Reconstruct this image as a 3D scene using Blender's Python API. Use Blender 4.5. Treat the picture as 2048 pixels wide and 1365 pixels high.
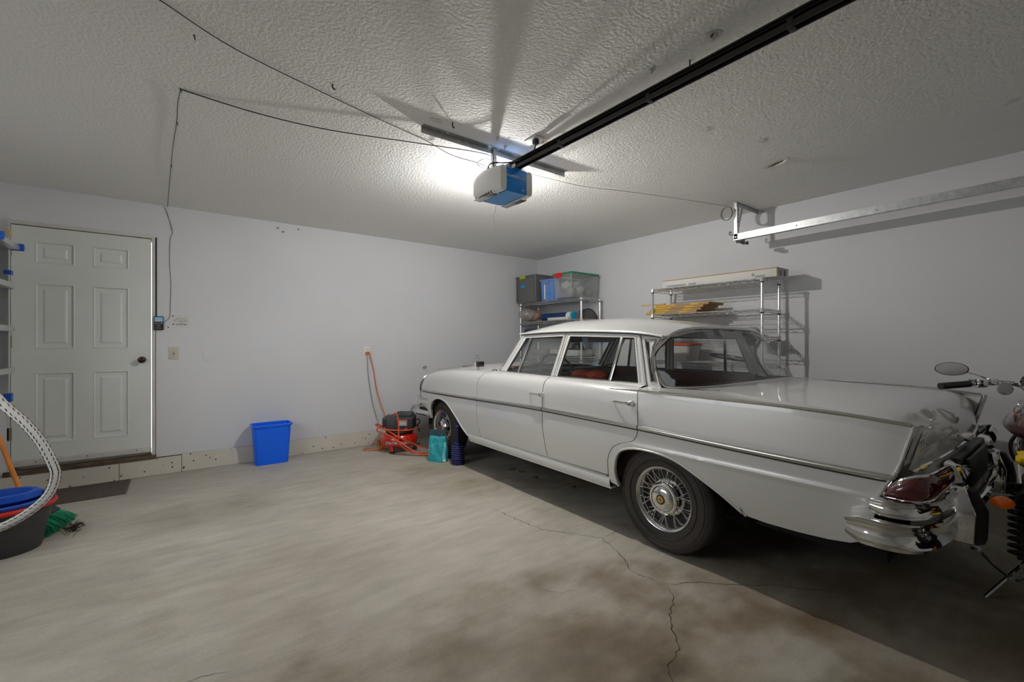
import bpy, bmesh, math, random
from mathutils import Vector, Matrix
PI = math.pi
random.seed(7)
for o in list(bpy.data.objects):
    bpy.data.objects.remove(o)
scene = bpy.context.scene
COL = scene.collection

# ------------------------------------------------------------------ camera
cam_d = bpy.data.cameras.new('camera')
cam_d.sensor_fit = 'HORIZONTAL'; cam_d.sensor_width = 36.0
cam_d.lens = 884.0 / 2048.0 * 36.0
cam_d.shift_y = 1.5 / 2048.0
cam_d.clip_start = 0.05
cam = bpy.data.objects.new('camera', cam_d); COL.objects.link(cam)
cam.location = (0, 0, 1.25)
cam.rotation_euler = (PI / 2, 0, -math.radians(37.118))
scene.camera = cam

# ------------------------------------------------------------------ world, lamp, exposure
world = bpy.data.worlds.new('world'); scene.world = world; world.use_nodes = True
world.node_tree.nodes['Background'].inputs[0].default_value = (0.93, 0.96, 1.0, 1)
world.node_tree.nodes['Background'].inputs[1].default_value = 3.0
BULB = (1.89, 2.77, 2.42)          # bare bulb on the ceiling behind the door opener
BULB_STRENGTH = 8000.0
# sampling portal in the added fill window, so the sky outside lights the room cleanly
por = bpy.data.lights.new('fill_window_portal', 'AREA'); por.shape = 'RECTANGLE'; por.size = 2.0; por.size_y = 1.15
por.cycles.is_portal = True
po = bpy.data.objects.new('fill_window_portal', por); COL.objects.link(po)
po.location = (-1.25, 2.9, 1.525); po.rotation_euler = (PI/2, 0, -PI/2)
scene.view_settings.view_transform = 'Standard'
scene.view_settings.look = 'None'
scene.view_settings.gamma = 1.0
scene.view_settings.use_curve_mapping = False
scene.view_settings.exposure = 0.58

# ------------------------------------------------------------------ room numbers
RW, LW, BW, NW, CE = 4.54, -1.2, 5.31, -1.35, 2.535

# ------------------------------------------------------------------ helpers
def lerp(a, b, t): return a + (b - a) * t
def sstep(a, b, x):
    t = min(1, max(0, (x - a) / (b - a))); return t * t * (3 - 2 * t)
def itp(pts, x):
    """monotone cubic interpolation through (x, y) points"""
    if x <= pts[0][0]: return pts[0][1]
    if x >= pts[-1][0]: return pts[-1][1]
    n = len(pts)
    i = 0
    while pts[i + 1][0] < x: i += 1
    def sl(k): return (pts[k + 1][1] - pts[k][1]) / (pts[k + 1][0] - pts[k][0])
    def tan(k):
        if k == 0: return sl(0)
        if k == n - 1: return sl(n - 2)
        a, b = sl(k - 1), sl(k)
        return 0 if a * b <= 0 else 2 * a * b / (a + b)
    h = pts[i + 1][0] - pts[i][0]; t = (x - pts[i][0]) / h
    m0, m1 = tan(i) * h, tan(i + 1) * h
    t2, t3 = t * t, t * t * t
    return (2*t3-3*t2+1)*pts[i][1] + (t3-2*t2+t)*m0 + (-2*t3+3*t2)*pts[i+1][1] + (t3-t2)*m1
def catmull(pts, k=6, closed=False):
    P = [Vector(p) for p in pts]; n = len(P); out = []
    rng = n if closed else n - 1
    for i in range(rng):
        if closed: a, b, c, d = P[i-1], P[i], P[(i+1) % n], P[(i+2) % n]
        else: a, b, c, d = P[max(i-1, 0)], P[i], P[i+1], P[min(i+2, n-1)]
        for j in range(k):
            t = j / k
            out.append(0.5*((2*b)+(c-a)*t+(2*a-5*b+4*c-d)*t*t+(3*b-a-3*c+d)*t**3))
    if not closed: out.append(P[-1])
    return out

class MB:
    def __init__(s): s.v = []; s.f = []
    def add(s, vs, fs, M=None):
        o = len(s.v)
        s.v += [tuple(M @ Vector(p)) if M else tuple(p) for p in vs]
        s.f += [tuple(i + o for i in f) for f in fs]
        return s
    def box(s, x0, x1, y0, y1, z0, z1, M=None):
        return s.add([(x0,y0,z0),(x1,y0,z0),(x1,y1,z0),(x0,y1,z0),(x0,y0,z1),(x1,y0,z1),(x1,y1,z1),(x0,y1,z1)],
            [(0,3,2,1),(4,5,6,7),(0,1,5,4),(1,2,6,5),(2,3,7,6),(3,0,4,7)], M)
    def frustum(s, b, t, M=None):
        """b, t = (x0,x1,y0,y1,z)"""
        return s.add([(b[0],b[2],b[4]),(b[1],b[2],b[4]),(b[1],b[3],b[4]),(b[0],b[3],b[4]),(t[0],t[2],t[4]),(t[1],t[2],t[4]),(t[1],t[3],t[4]),(t[0],t[3],t[4])],
            [(0,3,2,1),(4,5,6,7),(0,1,5,4),(1,2,6,5),(2,3,7,6),(3,0,4,7)], M)
    def grid(s, fn, nu, nv, cu=False, cv=False, M=None):
        vs = [fn(i / (nu if cu else nu - 1), j / (nv if cv else nv - 1)) for i in range(nu) for j in range(nv)]
        fs = []
        for i in range(nu if cu else nu - 1):
            for j in range(nv if cv else nv - 1):
                a, b = i, (i + 1) % nu; c, d = j, (j + 1) % nv
                fs.append((a*nv+c, b*nv+c, b*nv+d, a*nv+d))
        return s.add(vs, fs, M)
    def sweep(s, path, prof, closed=False, up=(0,0,1), caps=True, scale=None):
        """profile points (a, b): a along side vector, b along up vector"""
        P = [Vector(p) for p in path]; n = len(P); m = len(prof); up = Vector(up)
        vs = []
        for i in range(n):
            if closed: t = P[(i+1) % n] - P[i-1]
            else: t = P[min(i+1, n-1)] - P[max(i-1, 0)]
            t.normalize()
            side = t.cross(up)
            if side.length < 1e-4: side = t.cross(Vector((0.3, 1, 0.1)))
            side.normalize(); u = side.cross(t)
            k = scale[i] if scale else 1
            vs += [P[i] + side*(a*k) + u*(b*k) for a, b in prof]
        fs = []
        for i in range(n if closed else n - 1):
            for j in range(m):
                a, b = i*m, ((i+1) % n)*m; j2 = (j+1) % m
                fs.append((a+j, a+j2, b+j2, b+j))
        if caps and not closed:
            fs.append(tuple(range(m-1, -1, -1))); fs.append(tuple((n-1)*m + j for j in range(m)))
        return s.add(vs, fs)
    def tube(s, path, r, n=8, closed=False, caps=True):
        """parallel-transport tube; r number or list"""
        P = [Vector(p) for p in path]; N = len(P)
        T = []
        for i in range(N):
            if closed: t = P[(i+1) % N] - P[i-1]
            else: t = P[min(i+1, N-1)] - P[max(i-1, 0)]
            T.append(t.normalized())
        ref = Vector((0,0,1)) if abs(T[0].z) < 0.9 else Vector((1,0,0))
        u = T[0].cross(ref).normalized(); vs = []
        for i in range(N):
            u = (u - T[i]*u.dot(T[i]))
            if u.length < 1e-6: u = T[i].orthogonal()
            u.normalize(); w = T[i].cross(u)
            rr = r[i] if isinstance(r, (list, tuple)) else r
            for k in range(n):
                a = 2*PI*k/n; vs.append(P[i] + u*(math.cos(a)*rr) + w*(math.sin(a)*rr))
        fs = []
        for i in range(N if closed else N - 1):
            b0, b1 = i*n, ((i+1) % N)*n
            for k in range(n):
                k2 = (k+1) % n; fs.append((b0+k, b0+k2, b1+k2, b1+k))
        if caps and not closed:
            fs.append(tuple(range(n-1, -1, -1))); fs.append(tuple((N-1)*n + k for k in range(n)))
        return s.add(vs, fs)
    def cyl(s, p0, p1, r0, r1=None, n=16): 
        return s.tube([p0, p1], [r0, r0 if r1 is None else r1], n)
    def lathe(s, prof, n=24, M=None, cap=True):
        """prof (r, z) rings about local z"""
        m = len(prof)
        vs = [(r*math.cos(2*PI*i/n), r*math.sin(2*PI*i/n), z) for i in range(n) for r, z in prof]
        fs = [(i*m+j, ((i+1) % n)*m+j, ((i+1) % n)*m+j+1, i*m+j+1) for i in range(n) for j in range(m-1)]
        if cap:
            if prof[0][0] > 1e-5: fs.append(tuple(i*m for i in range(n-1, -1, -1)))
            if prof[-1][0] > 1e-5: fs.append(tuple(i*m+m-1 for i in range(n)))
        return s.add(vs, fs, M)
    def ball(s, c, r, nu=12, nv=8, sc=(1,1,1)):
        def fn(u, v):
            a, b = 2*PI*u, PI*(v - .5)
            return (c[0]+r*sc[0]*math.cos(a)*math.cos(b), c[1]+r*sc[1]*math.sin(a)*math.cos(b), c[2]+r*sc[2]*math.sin(b))
        return s.grid(fn, nu, nv, cu=True)
    def prism(s, poly, a0, a1, axis='x'):
        """extruded polygon; poly in the other two axes"""
        def mk(p, a): return {'x': (a, p[0], p[1]), 'y': (p[0], a, p[1]), 'z': (p[0], p[1], a)}[axis]
        n = len(poly)
        vs = [mk(p, a0) for p in poly] + [mk(p, a1) for p in poly]
        fs = [(i, (i+1) % n, n+(i+1) % n, n+i) for i in range(n)] + [tuple(range(n-1, -1, -1)), tuple(range(n, 2*n))]
        return s.add(vs, fs)
    def build(s, name, mat, parent=None, loc=(0,0,0), rot=(0,0,0), angle=35, bevel=0, bseg=2, kind=None, fix=True):
        me = bpy.data.meshes.new(name); me.from_pydata(s.v, [], s.f); me.validate()
        bm = bmesh.new(); bm.from_mesh(me)
        bmesh.ops.remove_doubles(bm, verts=bm.verts, dist=1e-6)
        if fix: bmesh.ops.recalc_face_normals(bm, faces=bm.faces)
        if bevel:
            es = [e for e in bm.edges if len(e.link_faces) == 2 and e.calc_face_angle(0) > math.radians(30)]
            bmesh.ops.bevel(bm, geom=es, offset=bevel, segments=bseg, affect='EDGES', profile=.5, clamp_overlap=True)
        bm.to_mesh(me); bm.free()
        if mat: me.materials.append(MAT[mat] if isinstance(mat, str) else mat)
        me.shade_smooth(); me.set_sharp_from_angle(angle=math.radians(angle))
        o = bpy.data.objects.new(name, me); COL.objects.link(o)
        o.location = loc; o.rotation_euler = rot
        if parent: o.parent = parent
        if kind: o['kind'] = kind
        return o

def thing(name, label, cat, loc=(0,0,0), rz=0, group=None):
    o = bpy.data.objects.new(name, None); COL.objects.link(o)
    o.empty_display_size = .1
    o.location = loc; o.rotation_euler = (0, 0, rz); o['label'] = label; o['category'] = cat
    if group: o['group'] = group
    return o
def tag(o, label, cat, group=None):
    o['label'] = label; o['category'] = cat
    if group: o['group'] = group
    return o
def copy_tree(o, parent=None):
    c = o.copy(); COL.objects.link(c); c.parent = parent
    for ch in list(o.children): copy_tree(ch, c)
    return c
def text_part(body, size, ext, mat, parent, M, name='lettering', bend=None, shear=0, spacing=1.0):
    cu = bpy.data.curves.new(name, 'FONT'); cu.body = body; cu.size = size; cu.extrude = ext
    cu.align_x = 'CENTER'; cu.align_y = 'CENTER'; cu.shear = shear; cu.space_character = spacing
    cu.resolution_u = 2
    ob = bpy.data.objects.new(name, cu); COL.objects.link(ob)
    dg = bpy.context.evaluated_depsgraph_get(); dg.update()
    me = bpy.data.meshes.new_from_object(ob.evaluated_get(dg))
    bpy.data.objects.remove(ob)
    for v in me.vertices:
        v.co = bend(v.co) if bend else M @ v.co
    me.materials.clear(); me.materials.append(MAT[mat])
    me.name = name
    o = bpy.data.objects.new(name, me); COL.objects.link(o); o.parent = parent
    return o

def fill(poly, fmap, step, lip=0.0, hint=(0,0,1), inward=None):
    """polygon in a (u, v) plane, cut into a grid and mapped onto a surface; returns an MB with a turned-in lip"""
    bm = bmesh.new()
    vs = [bm.verts.new((p[0], p[1], 0)) for p in poly]
    f = bm.faces.new(vs); bm.normal_update()
    if f.normal.z < 0: f.normal_flip()
    bmesh.ops.triangulate(bm, faces=[f])
    us = [p[0] for p in poly]; vv = [p[1] for p in poly]
    su, sv = step if isinstance(step, tuple) else (step, step)
    def cuts(a, b, st):
        n = max(1, int((b - a) / st)); return [a + (b-a)*i/n for i in range(1, n)]
    for u in cuts(min(us), max(us), su):
        bmesh.ops.bisect_plane(bm, geom=bm.verts[:]+bm.edges[:]+bm.faces[:], plane_co=(u,0,0), plane_no=(1,0,0), dist=1e-5)
    for v in cuts(min(vv), max(vv), sv):
        bmesh.ops.bisect_plane(bm, geom=bm.verts[:]+bm.edges[:]+bm.faces[:], plane_co=(0,v,0), plane_no=(0,1,0), dist=1e-5)
    bmesh.ops.dissolve_degenerate(bm, edges=bm.edges, dist=1e-5)
    uv = {v: (v.co.x, v.co.y) for v in bm.verts}
    for v in bm.verts: v.co = Vector(fmap(*uv[v]))
    bm.normal_update()
    tot = Vector((0,0,0))
    for f in bm.faces: tot += f.normal * f.calc_area()
    flip = tot.dot(Vector(hint)) < 0
    if flip: bmesh.ops.reverse_faces(bm, faces=bm.faces)
    bm.normal_update()
    if lip:
        be = [e for e in bm.edges if e.is_boundary]
        off = {}
        for e in be:
            for v in e.verts: off[v] = (Vector(inward) if inward else -v.normal) * lip
        r = bmesh.ops.extrude_edge_only(bm, edges=be)
        new = [g for g in r['geom'] if isinstance(g, bmesh.types.BMVert)]
        src = {tuple(round(c, 6) for c in v.co): d for v, d in off.items()}
        for v in new:
            d = src.get(tuple(round(c, 6) for c in v.co))
            if d is not None: v.co += d
    bm.verts.index_update()
    mb = MB()
    mb.add([v.co[:] for v in bm.verts], [[v.index for v in f.verts] for f in bm.faces])
    bm.free()
    return mb
def rounded(poly, r, k=4):
    """round the corners of a 2-D polygon; r number or list"""
    out = []; n = len(poly)
    for i in range(n):
        p, a, b = Vector(poly[i]), Vector(poly[i-1]), Vector(poly[(i+1) % n])
        rr = r[i] if isinstance(r, (list, tuple)) else r
        rr = min(rr, (a-p).length*.49, (b-p).length*.49)
        if rr < 1e-4: out.append(tuple(p)); continue
        p0, p1 = p + (a-p).normalized()*rr, p + (b-p).normalized()*rr
        for j in range(k+1):
            t = j/k; out.append(tuple(p0*(1-t)**2 + p*(2*t*(1-t)) + p1*t*t))
    return out

# ------------------------------------------------------------------ materials
MAT = {}
def nd(nt, t, **kw):
    n = nt.nodes.new(t)
    for k, v in kw.items(): setattr(n, k, v)
    return n
def lk(nt, a, b): nt.links.new(a, b)
def mk(name, col, rough=.5, metal=0, var=None, bump=None, coat=0, spec=.5, emit=None, coatr=.05, sub=None):
    """var = (scale, amount), bump = (scale, strength, distance)"""
    m = bpy.data.materials.new(name); m.use_nodes = True; nt = m.node_tree
    b = nt.nodes['Principled BSDF']
    b.inputs['Base Color'].default_value = (*col, 1); b.inputs['Roughness'].default_value = rough
    b.inputs['Metallic'].default_value = metal; b.inputs['Specular IOR Level'].default_value = spec
    b.inputs['Coat Weight'].default_value = coat; b.inputs['Coat Roughness'].default_value = coatr
    tc = None
    if var or bump: tc = nd(nt, 'ShaderNodeTexCoord')
    if var:
        n = nd(nt, 'ShaderNodeTexNoise'); n.inputs['Scale'].default_value = var[0]; n.inputs['Detail'].default_value = 4
        lk(nt, tc.outputs['Object'], n.inputs['Vector'])
        mr = nd(nt, 'ShaderNodeMapRange'); mr.inputs[1].default_value = .25; mr.inputs[2].default_value = .75
        mr.inputs[3].default_value = 1 - var[1]; mr.inputs[4].default_value = 1 + var[1]
        lk(nt, n.outputs['Fac'], mr.inputs[0])
        mx = nd(nt, 'ShaderNodeMix', data_type='RGBA', blend_type='MULTIPLY'); mx.inputs[0].default_value = 1
        mx.inputs[6].default_value = (*col, 1); lk(nt, mr.outputs[0], mx.inputs[7]); lk(nt, mx.outputs[2], b.inputs['Base Color'])
    if bump:
        n = nd(nt, 'ShaderNodeTexNoise'); n.inputs['Scale'].default_value = bump[0]; n.inputs['Detail'].default_value = 3
        lk(nt, tc.outputs['Object'], n.inputs['Vector'])
        bp = nd(nt, 'ShaderNodeBump'); bp.inputs['Strength'].default_value = bump[1]; bp.inputs['Distance'].default_value = bump[2]
        lk(nt, n.outputs['Fac'], bp.inputs['Height']); lk(nt, bp.outputs[0], b.inputs['Normal'])
    if emit: 
        b.inputs['Emission Color'].default_value = (*emit[0], 1); b.inputs['Emission Strength'].default_value = emit[1]
    MAT[name] = m
    return m
def mk_glass(name, tint=(.93,.95,.94), refl=.10, rough=.0, band=None, film=0, filmcol=(.5,.5,.5)):
    m = bpy.data.materials.new(name); m.use_nodes = True; nt = m.node_tree; nt.nodes.clear()
    out = nd(nt, 'ShaderNodeOutputMaterial'); tr = nd(nt, 'ShaderNodeBsdfTransparent'); gl = nd(nt, 'ShaderNodeBsdfGlossy')
    tr.inputs[0].default_value = (*tint, 1); gl.inputs['Roughness'].default_value = rough
    lw = nd(nt, 'ShaderNodeLayerWeight'); lw.inputs[0].default_value = .35
    mr = nd(nt, 'ShaderNodeMapRange'); mr.inputs[3].default_value = refl; mr.inputs[4].default_value = .75
    pw = nd(nt, 'ShaderNodeMath', operation='POWER'); pw.inputs[1].default_value = 2.0
    lk(nt, lw.outputs['Facing'], pw.inputs[0]); lk(nt, pw.outputs[0], mr.inputs[0])
    mx = nd(nt, 'ShaderNodeMixShader'); lk(nt, mr.outputs[0], mx.inputs[0]); lk(nt, tr.outputs[0], mx.inputs[1]); lk(nt, gl.outputs[0], mx.inputs[2])
    last = mx
    if film:
        df = nd(nt, 'ShaderNodeBsdfDiffuse'); df.inputs[0].default_value = (*filmcol, 1)
        m2 = nd(nt, 'ShaderNodeMixShader'); m2.inputs[0].default_value = film
        lk(nt, mx.outputs[0], m2.inputs[1]); lk(nt, df.outputs[0], m2.inputs[2]); last = m2
    if band:   # blue shade band at the top of a windscreen, by object height
        tc = nd(nt, 'ShaderNodeTexCoord'); sp = nd(nt, 'ShaderNodeSeparateXYZ'); lk(nt, tc.outputs['Object'], sp.inputs[0])
        r2 = nd(nt, 'ShaderNodeMapRange'); r2.inputs[1].default_value = band[0]; r2.inputs[2].default_value = band[1]; lk(nt, sp.outputs['Z'], r2.inputs[0])
        cm = nd(nt, 'ShaderNodeMix', data_type='RGBA'); cm.inputs[6].default_value = (*tint, 1); cm.inputs[7].default_value = (.20, .50, 1.0, 1)
        lk(nt, r2.outputs[0], cm.inputs[0]); lk(nt, cm.outputs[2], tr.inputs[0])
    lk(nt, last.outputs[0], out.inputs[0]); MAT[name] = m
    return m

mk('wall_paint', (.68,.685,.70), .75, var=(1.3,.03), bump=(170,.12,.004))
mk('door_paint', (.72,.745,.71), .45, var=(2.2,.05), bump=(60,.04,.002))
mk('trim_paint', (.60,.58,.54), .5, var=(6,.12))
mk('dark_gap', (.012,.011,.010), .9)
mk('threshold', (.11,.075,.05), .8, var=(14,.5), bump=(40,.4,.006))
mk('alu', (.68,.69,.70), .38, 1, var=(12,.08))
mk('galv', (.55,.56,.56), .36, 1, var=(30,.18))
mk('steel_dark', (.045,.04,.036), .42, .6)
mk('chrome', (.82,.82,.81), .05, 1)
mk('shelf_wire', (.80,.80,.79), .30, .75)
mk('chrome_soft', (.74,.74,.73), .16, 1)
mk('bright_script', (.85,.85,.84), .35, .5)
mk('silver_trim', (.62,.62,.60), .22, 1)
mk('paint', (.73,.725,.705), .34, .16, coat=.8, coatr=.05)
mk('rubber', (.018,.017,.016), .75, bump=(90,.15,.003))
mk('tyre', (.046,.038,.034), .70, var=(8,.25))
mk('black', (.014,.014,.015), .45)
mk('black_gloss', (.012,.012,.013), .15, coat=.5)
mk('underbody', (.012,.011,.010), .9)
mk('leather', (.105,.052,.036), .38, var=(9,.2), bump=(120,.12,.002))
mk('headliner', (.66,.64,.60), .9)
mk('wood', (.20,.085,.028), .3, var=(7,.4), coat=.4)
mk('cabin_black', (.03,.028,.027), .55)
mk('red_lens', (.085,.004,.005), .08, coat=1, spec=.6)
mk('clear_lens', (.35,.16,.12), .08, coat=1)
mk('amber_lens', (.85,.16,.01), .12, coat=1, emit=((.9,.15,.0), .03))
mk('gold', (.62,.43,.12), .35, .8)
mk('blue_bin', (.001,.15,1.0), .38, var=(3,.05))
mk('blue_plastic', (.01,.09,.48), .4)
mk('blue_badge', (.004,.25,.80), .35)
mk('blue_under', (.09,.32,.72), .4)
mk('white_plastic', (.78,.77,.73), .45)
mk('print_white', (.82,.82,.80), .6)
mk('print_dark', (.05,.05,.055), .7)
mk('print_grey', (.30,.30,.30), .7)
mk('red_tank', (.62,.020,.010), .22, coat=.6)
mk('hose_red', (.72,.105,.035), .4)
mk('cord_orange', (.72,.16,.015), .5)
mk('dark_plastic', (.055,.056,.058), .5, bump=(150,.1,.002))
mk('teal', (.015,.36,.42), .35, var=(18,.35), bump=(14,.5,.02))
mk('teal_light', (.24,.66,.72), .35, var=(25,.25), bump=(16,.4,.015))
mk('navy_rubber', (.012,.014,.085), .35)
mk('violet_edge', (.105,.105,.36), .35)
mk('mat_pile', (.17,.13,.11), .95, var=(160,.6), bump=(220,1,.01))
mk('bucket_grey', (.040,.040,.040), .5, var=(5,.15))
mk('red_plastic', (.62,.020,.012), .4)
mk('orange_wood', (.62,.20,.020), .4, var=(10,.2))
mk('bristle_green', (.004,.28,.13), .6, var=(60,.35))
mk('dirt', (.045,.032,.022), .95, var=(40,.5))
mk('hose_white', (.62,.61,.58), .55)
mk('tote_grey', (.135,.14,.135), .5)
mk('tote_blue', (.155,.29,.62), .45)
mk('lime', (.42,.50,.01), .45)
mk('tape_blue', (.008,.32,.72), .6)
mk('lid_green', (.012,.24,.10), .45)
mk('latch_red', (.72,.006,.010), .45)
mk('cloth_white', (.60,.59,.57), .9, var=(9,.12))
mk('cloth_grey', (.30,.31,.30), .9, var=(9,.2))
mk('pink_fill', (.45,.28,.22), .9, var=(35,.45))
mk('navy_fabric', (.010,.040,.145), .8, var=(14,.3))
mk('cyan', (.01,.42,.62), .5)
mk('green_fabric', (.13,.20,.015), .85, var=(30,.45))
mk('navy_case', (.035,.045,.085), .6)
mk('brown_bag', (.09,.06,.045), .7)
mk('felt_grey', (.12,.115,.11), .8)
mk('hat_grey', (.42,.43,.44), .8)
mk('cardboard', (.42,.26,.11), .8, var=(4,.15))
mk('cardboard_white', (.66,.645,.61), .75, var=(3,.05))
mk('yellow_board', (.58,.37,.075), .7, var=(5,.12))
mk('brown_tape', (.36,.24,.11), .45)
mk('plate_beige', (.56,.53,.42), .5)
mk('screen_blue', (.18,.36,.55), .3, emit=((.25,.5,.8), .12))
mk('screen_yellow', (.75,.6,.12), .4)
mk('orange_red', (.70,.075,.02), .6, var=(12,.15), bump=(20,.4,.01))
mk('tub_white', (.58,.58,.56), .4)
mk('leaf_brown', (.30,.17,.05), .8, var=(30,.4))
mk('tank_maroon', (.055,.022,.02), .12, coat=1)
mk('yellow_rag', (.72,.48,.01), .6)
mk('seat_vinyl', (.018,.017,.016), .4)
mk('copper', (.42,.20,.11), .4, .8)
mk('wire_dark', (.035,.032,.028), .6)
mk('wire_grey', (.24,.235,.225), .6)
mk('torn_paper', (.70,.69,.66), .9)
mk('gypsum_brown', (.16,.10,.06), .95)
mk('asphalt', (.10,.10,.10), .9, var=(20,.3))  # kept dark so little light bounces up through the added window
mk('gauge_face', (.05,.05,.05), .3)
mk('mirror', (.75,.76,.77), .02, 1)
mk('garage_door', (.62,.625,.60), .5)
mk('bag_film', (.5,.48,.46), .3)
mk('oil_stick', (.2,.2,.2), .5)
mk_glass('glass', (.93,.94,.93), .03)
mk_glass('side_glass', (.80,.82,.81), .13, film=.10, filmcol=(.42,.43,.42))
mk_glass('windscreen', (.84,.87,.86), .08, band=(1.20, 1.29))
mk_glass('clear_plastic', (.86,.87,.86), .06, .25, film=.24, filmcol=(.68,.68,.66))
mk_glass('poly_bag', (.85,.83,.81), .14, .2, film=.32, filmcol=(.62,.58,.55))
mk_glass('added_opal_glass', (.37,.37,.355), .08, .2, film=.12, filmcol=(.8,.8,.78))  # for the shade added to dim the bulb's light on the ceiling
bulbm = mk('bulb_glow', (1,.96,.9), .5, emit=((1.0,.97,.93), BULB_STRENGTH))

def ceiling_mat():
    m = mk('ceiling_paint', (.85,.835,.805), .85); nt = m.node_tree; b = nt.nodes['Principled BSDF']
    tc = nd(nt, 'ShaderNodeTexCoord')
    n1 = nd(nt, 'ShaderNodeTexNoise'); n1.inputs['Scale'].default_value = 62; n1.inputs['Detail'].default_value = 3
    n2 = nd(nt, 'ShaderNodeTexNoise'); n2.inputs['Scale'].default_value = .9; n2.inputs['Detail'].default_value = 3
    lk(nt, tc.outputs['Object'], n1.inputs['Vector']); lk(nt, tc.outputs['Object'], n2.inputs['Vector'])
    bp = nd(nt, 'ShaderNodeBump'); bp.inputs['Strength'].default_value = .5; bp.inputs['Distance'].default_value = .010
    lk(nt, n1.outputs['Fac'], bp.inputs['Height'])
    bp2 = nd(nt, 'ShaderNodeBump'); bp2.inputs['Strength'].default_value = .10; bp2.inputs['Distance'].default_value = .06
    lk(nt, n2.outputs['Fac'], bp2.inputs['Height']); lk(nt, bp.outputs[0], bp2.inputs['Normal']); lk(nt, bp2.outputs[0], b.inputs['Normal'])
ceiling_mat()

def curb_mat():
    m = mk('curb_concrete', (.52,.50,.45), .85); nt = m.node_tree; b = nt.nodes['Principled BSDF']
    tc = nd(nt, 'ShaderNodeTexCoord'); vo = nd(nt, 'ShaderNodeTexVoronoi'); vo.inputs['Scale'].default_value = 24
    n = nd(nt, 'ShaderNodeTexNoise'); n.inputs['Scale'].default_value = 3.2; n.inputs['Detail'].default_value = 5
    lk(nt, tc.outputs['Object'], vo.inputs['Vector']); lk(nt, tc.outputs['Object'], n.inputs['Vector'])
    cr = nd(nt, 'ShaderNodeMapRange'); cr.inputs[1].default_value = .12; cr.inputs[2].default_value = .20; lk(nt, vo.outputs['Distance'], cr.inputs[0])
    sel = nd(nt, 'ShaderNodeSeparateColor'); lk(nt, vo.outputs['Color'], sel.inputs[0])
    gt = nd(nt, 'ShaderNodeMath', operation='GREATER_THAN'); gt.inputs[1].default_value = .48; lk(nt, sel.outputs[0], gt.inputs[0])
    mx = nd(nt, 'ShaderNodeMath', operation='MAXIMUM'); lk(nt, cr.outputs[0], mx.inputs[0]); lk(nt, gt.outputs[0], mx.inputs[1])
    c1 = nd(nt, 'ShaderNodeMix', data_type='RGBA'); c1.inputs[6].default_value = (.72,.69,.62,1); c1.inputs[7].default_value = (.60,.55,.45,1); lk(nt, n.outputs['Fac'], c1.inputs[0])
    c2 = nd(nt, 'ShaderNodeMix', data_type='RGBA'); c2.inputs[6].default_value = (.055,.05,.042,1); lk(nt, mx.outputs[0], c2.inputs[0]); lk(nt, c1.outputs[2], c2.inputs[7])
    lk(nt, c2.outputs[2], b.inputs['Base Color'])
    bp = nd(nt, 'ShaderNodeBump'); bp.inputs['Strength'].default_value = .6; bp.inputs['Distance'].default_value = .006
    lk(nt, mx.outputs[0], bp.inputs['Height']); lk(nt, bp.outputs[0], b.inputs['Normal'])
curb_mat()

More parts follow.
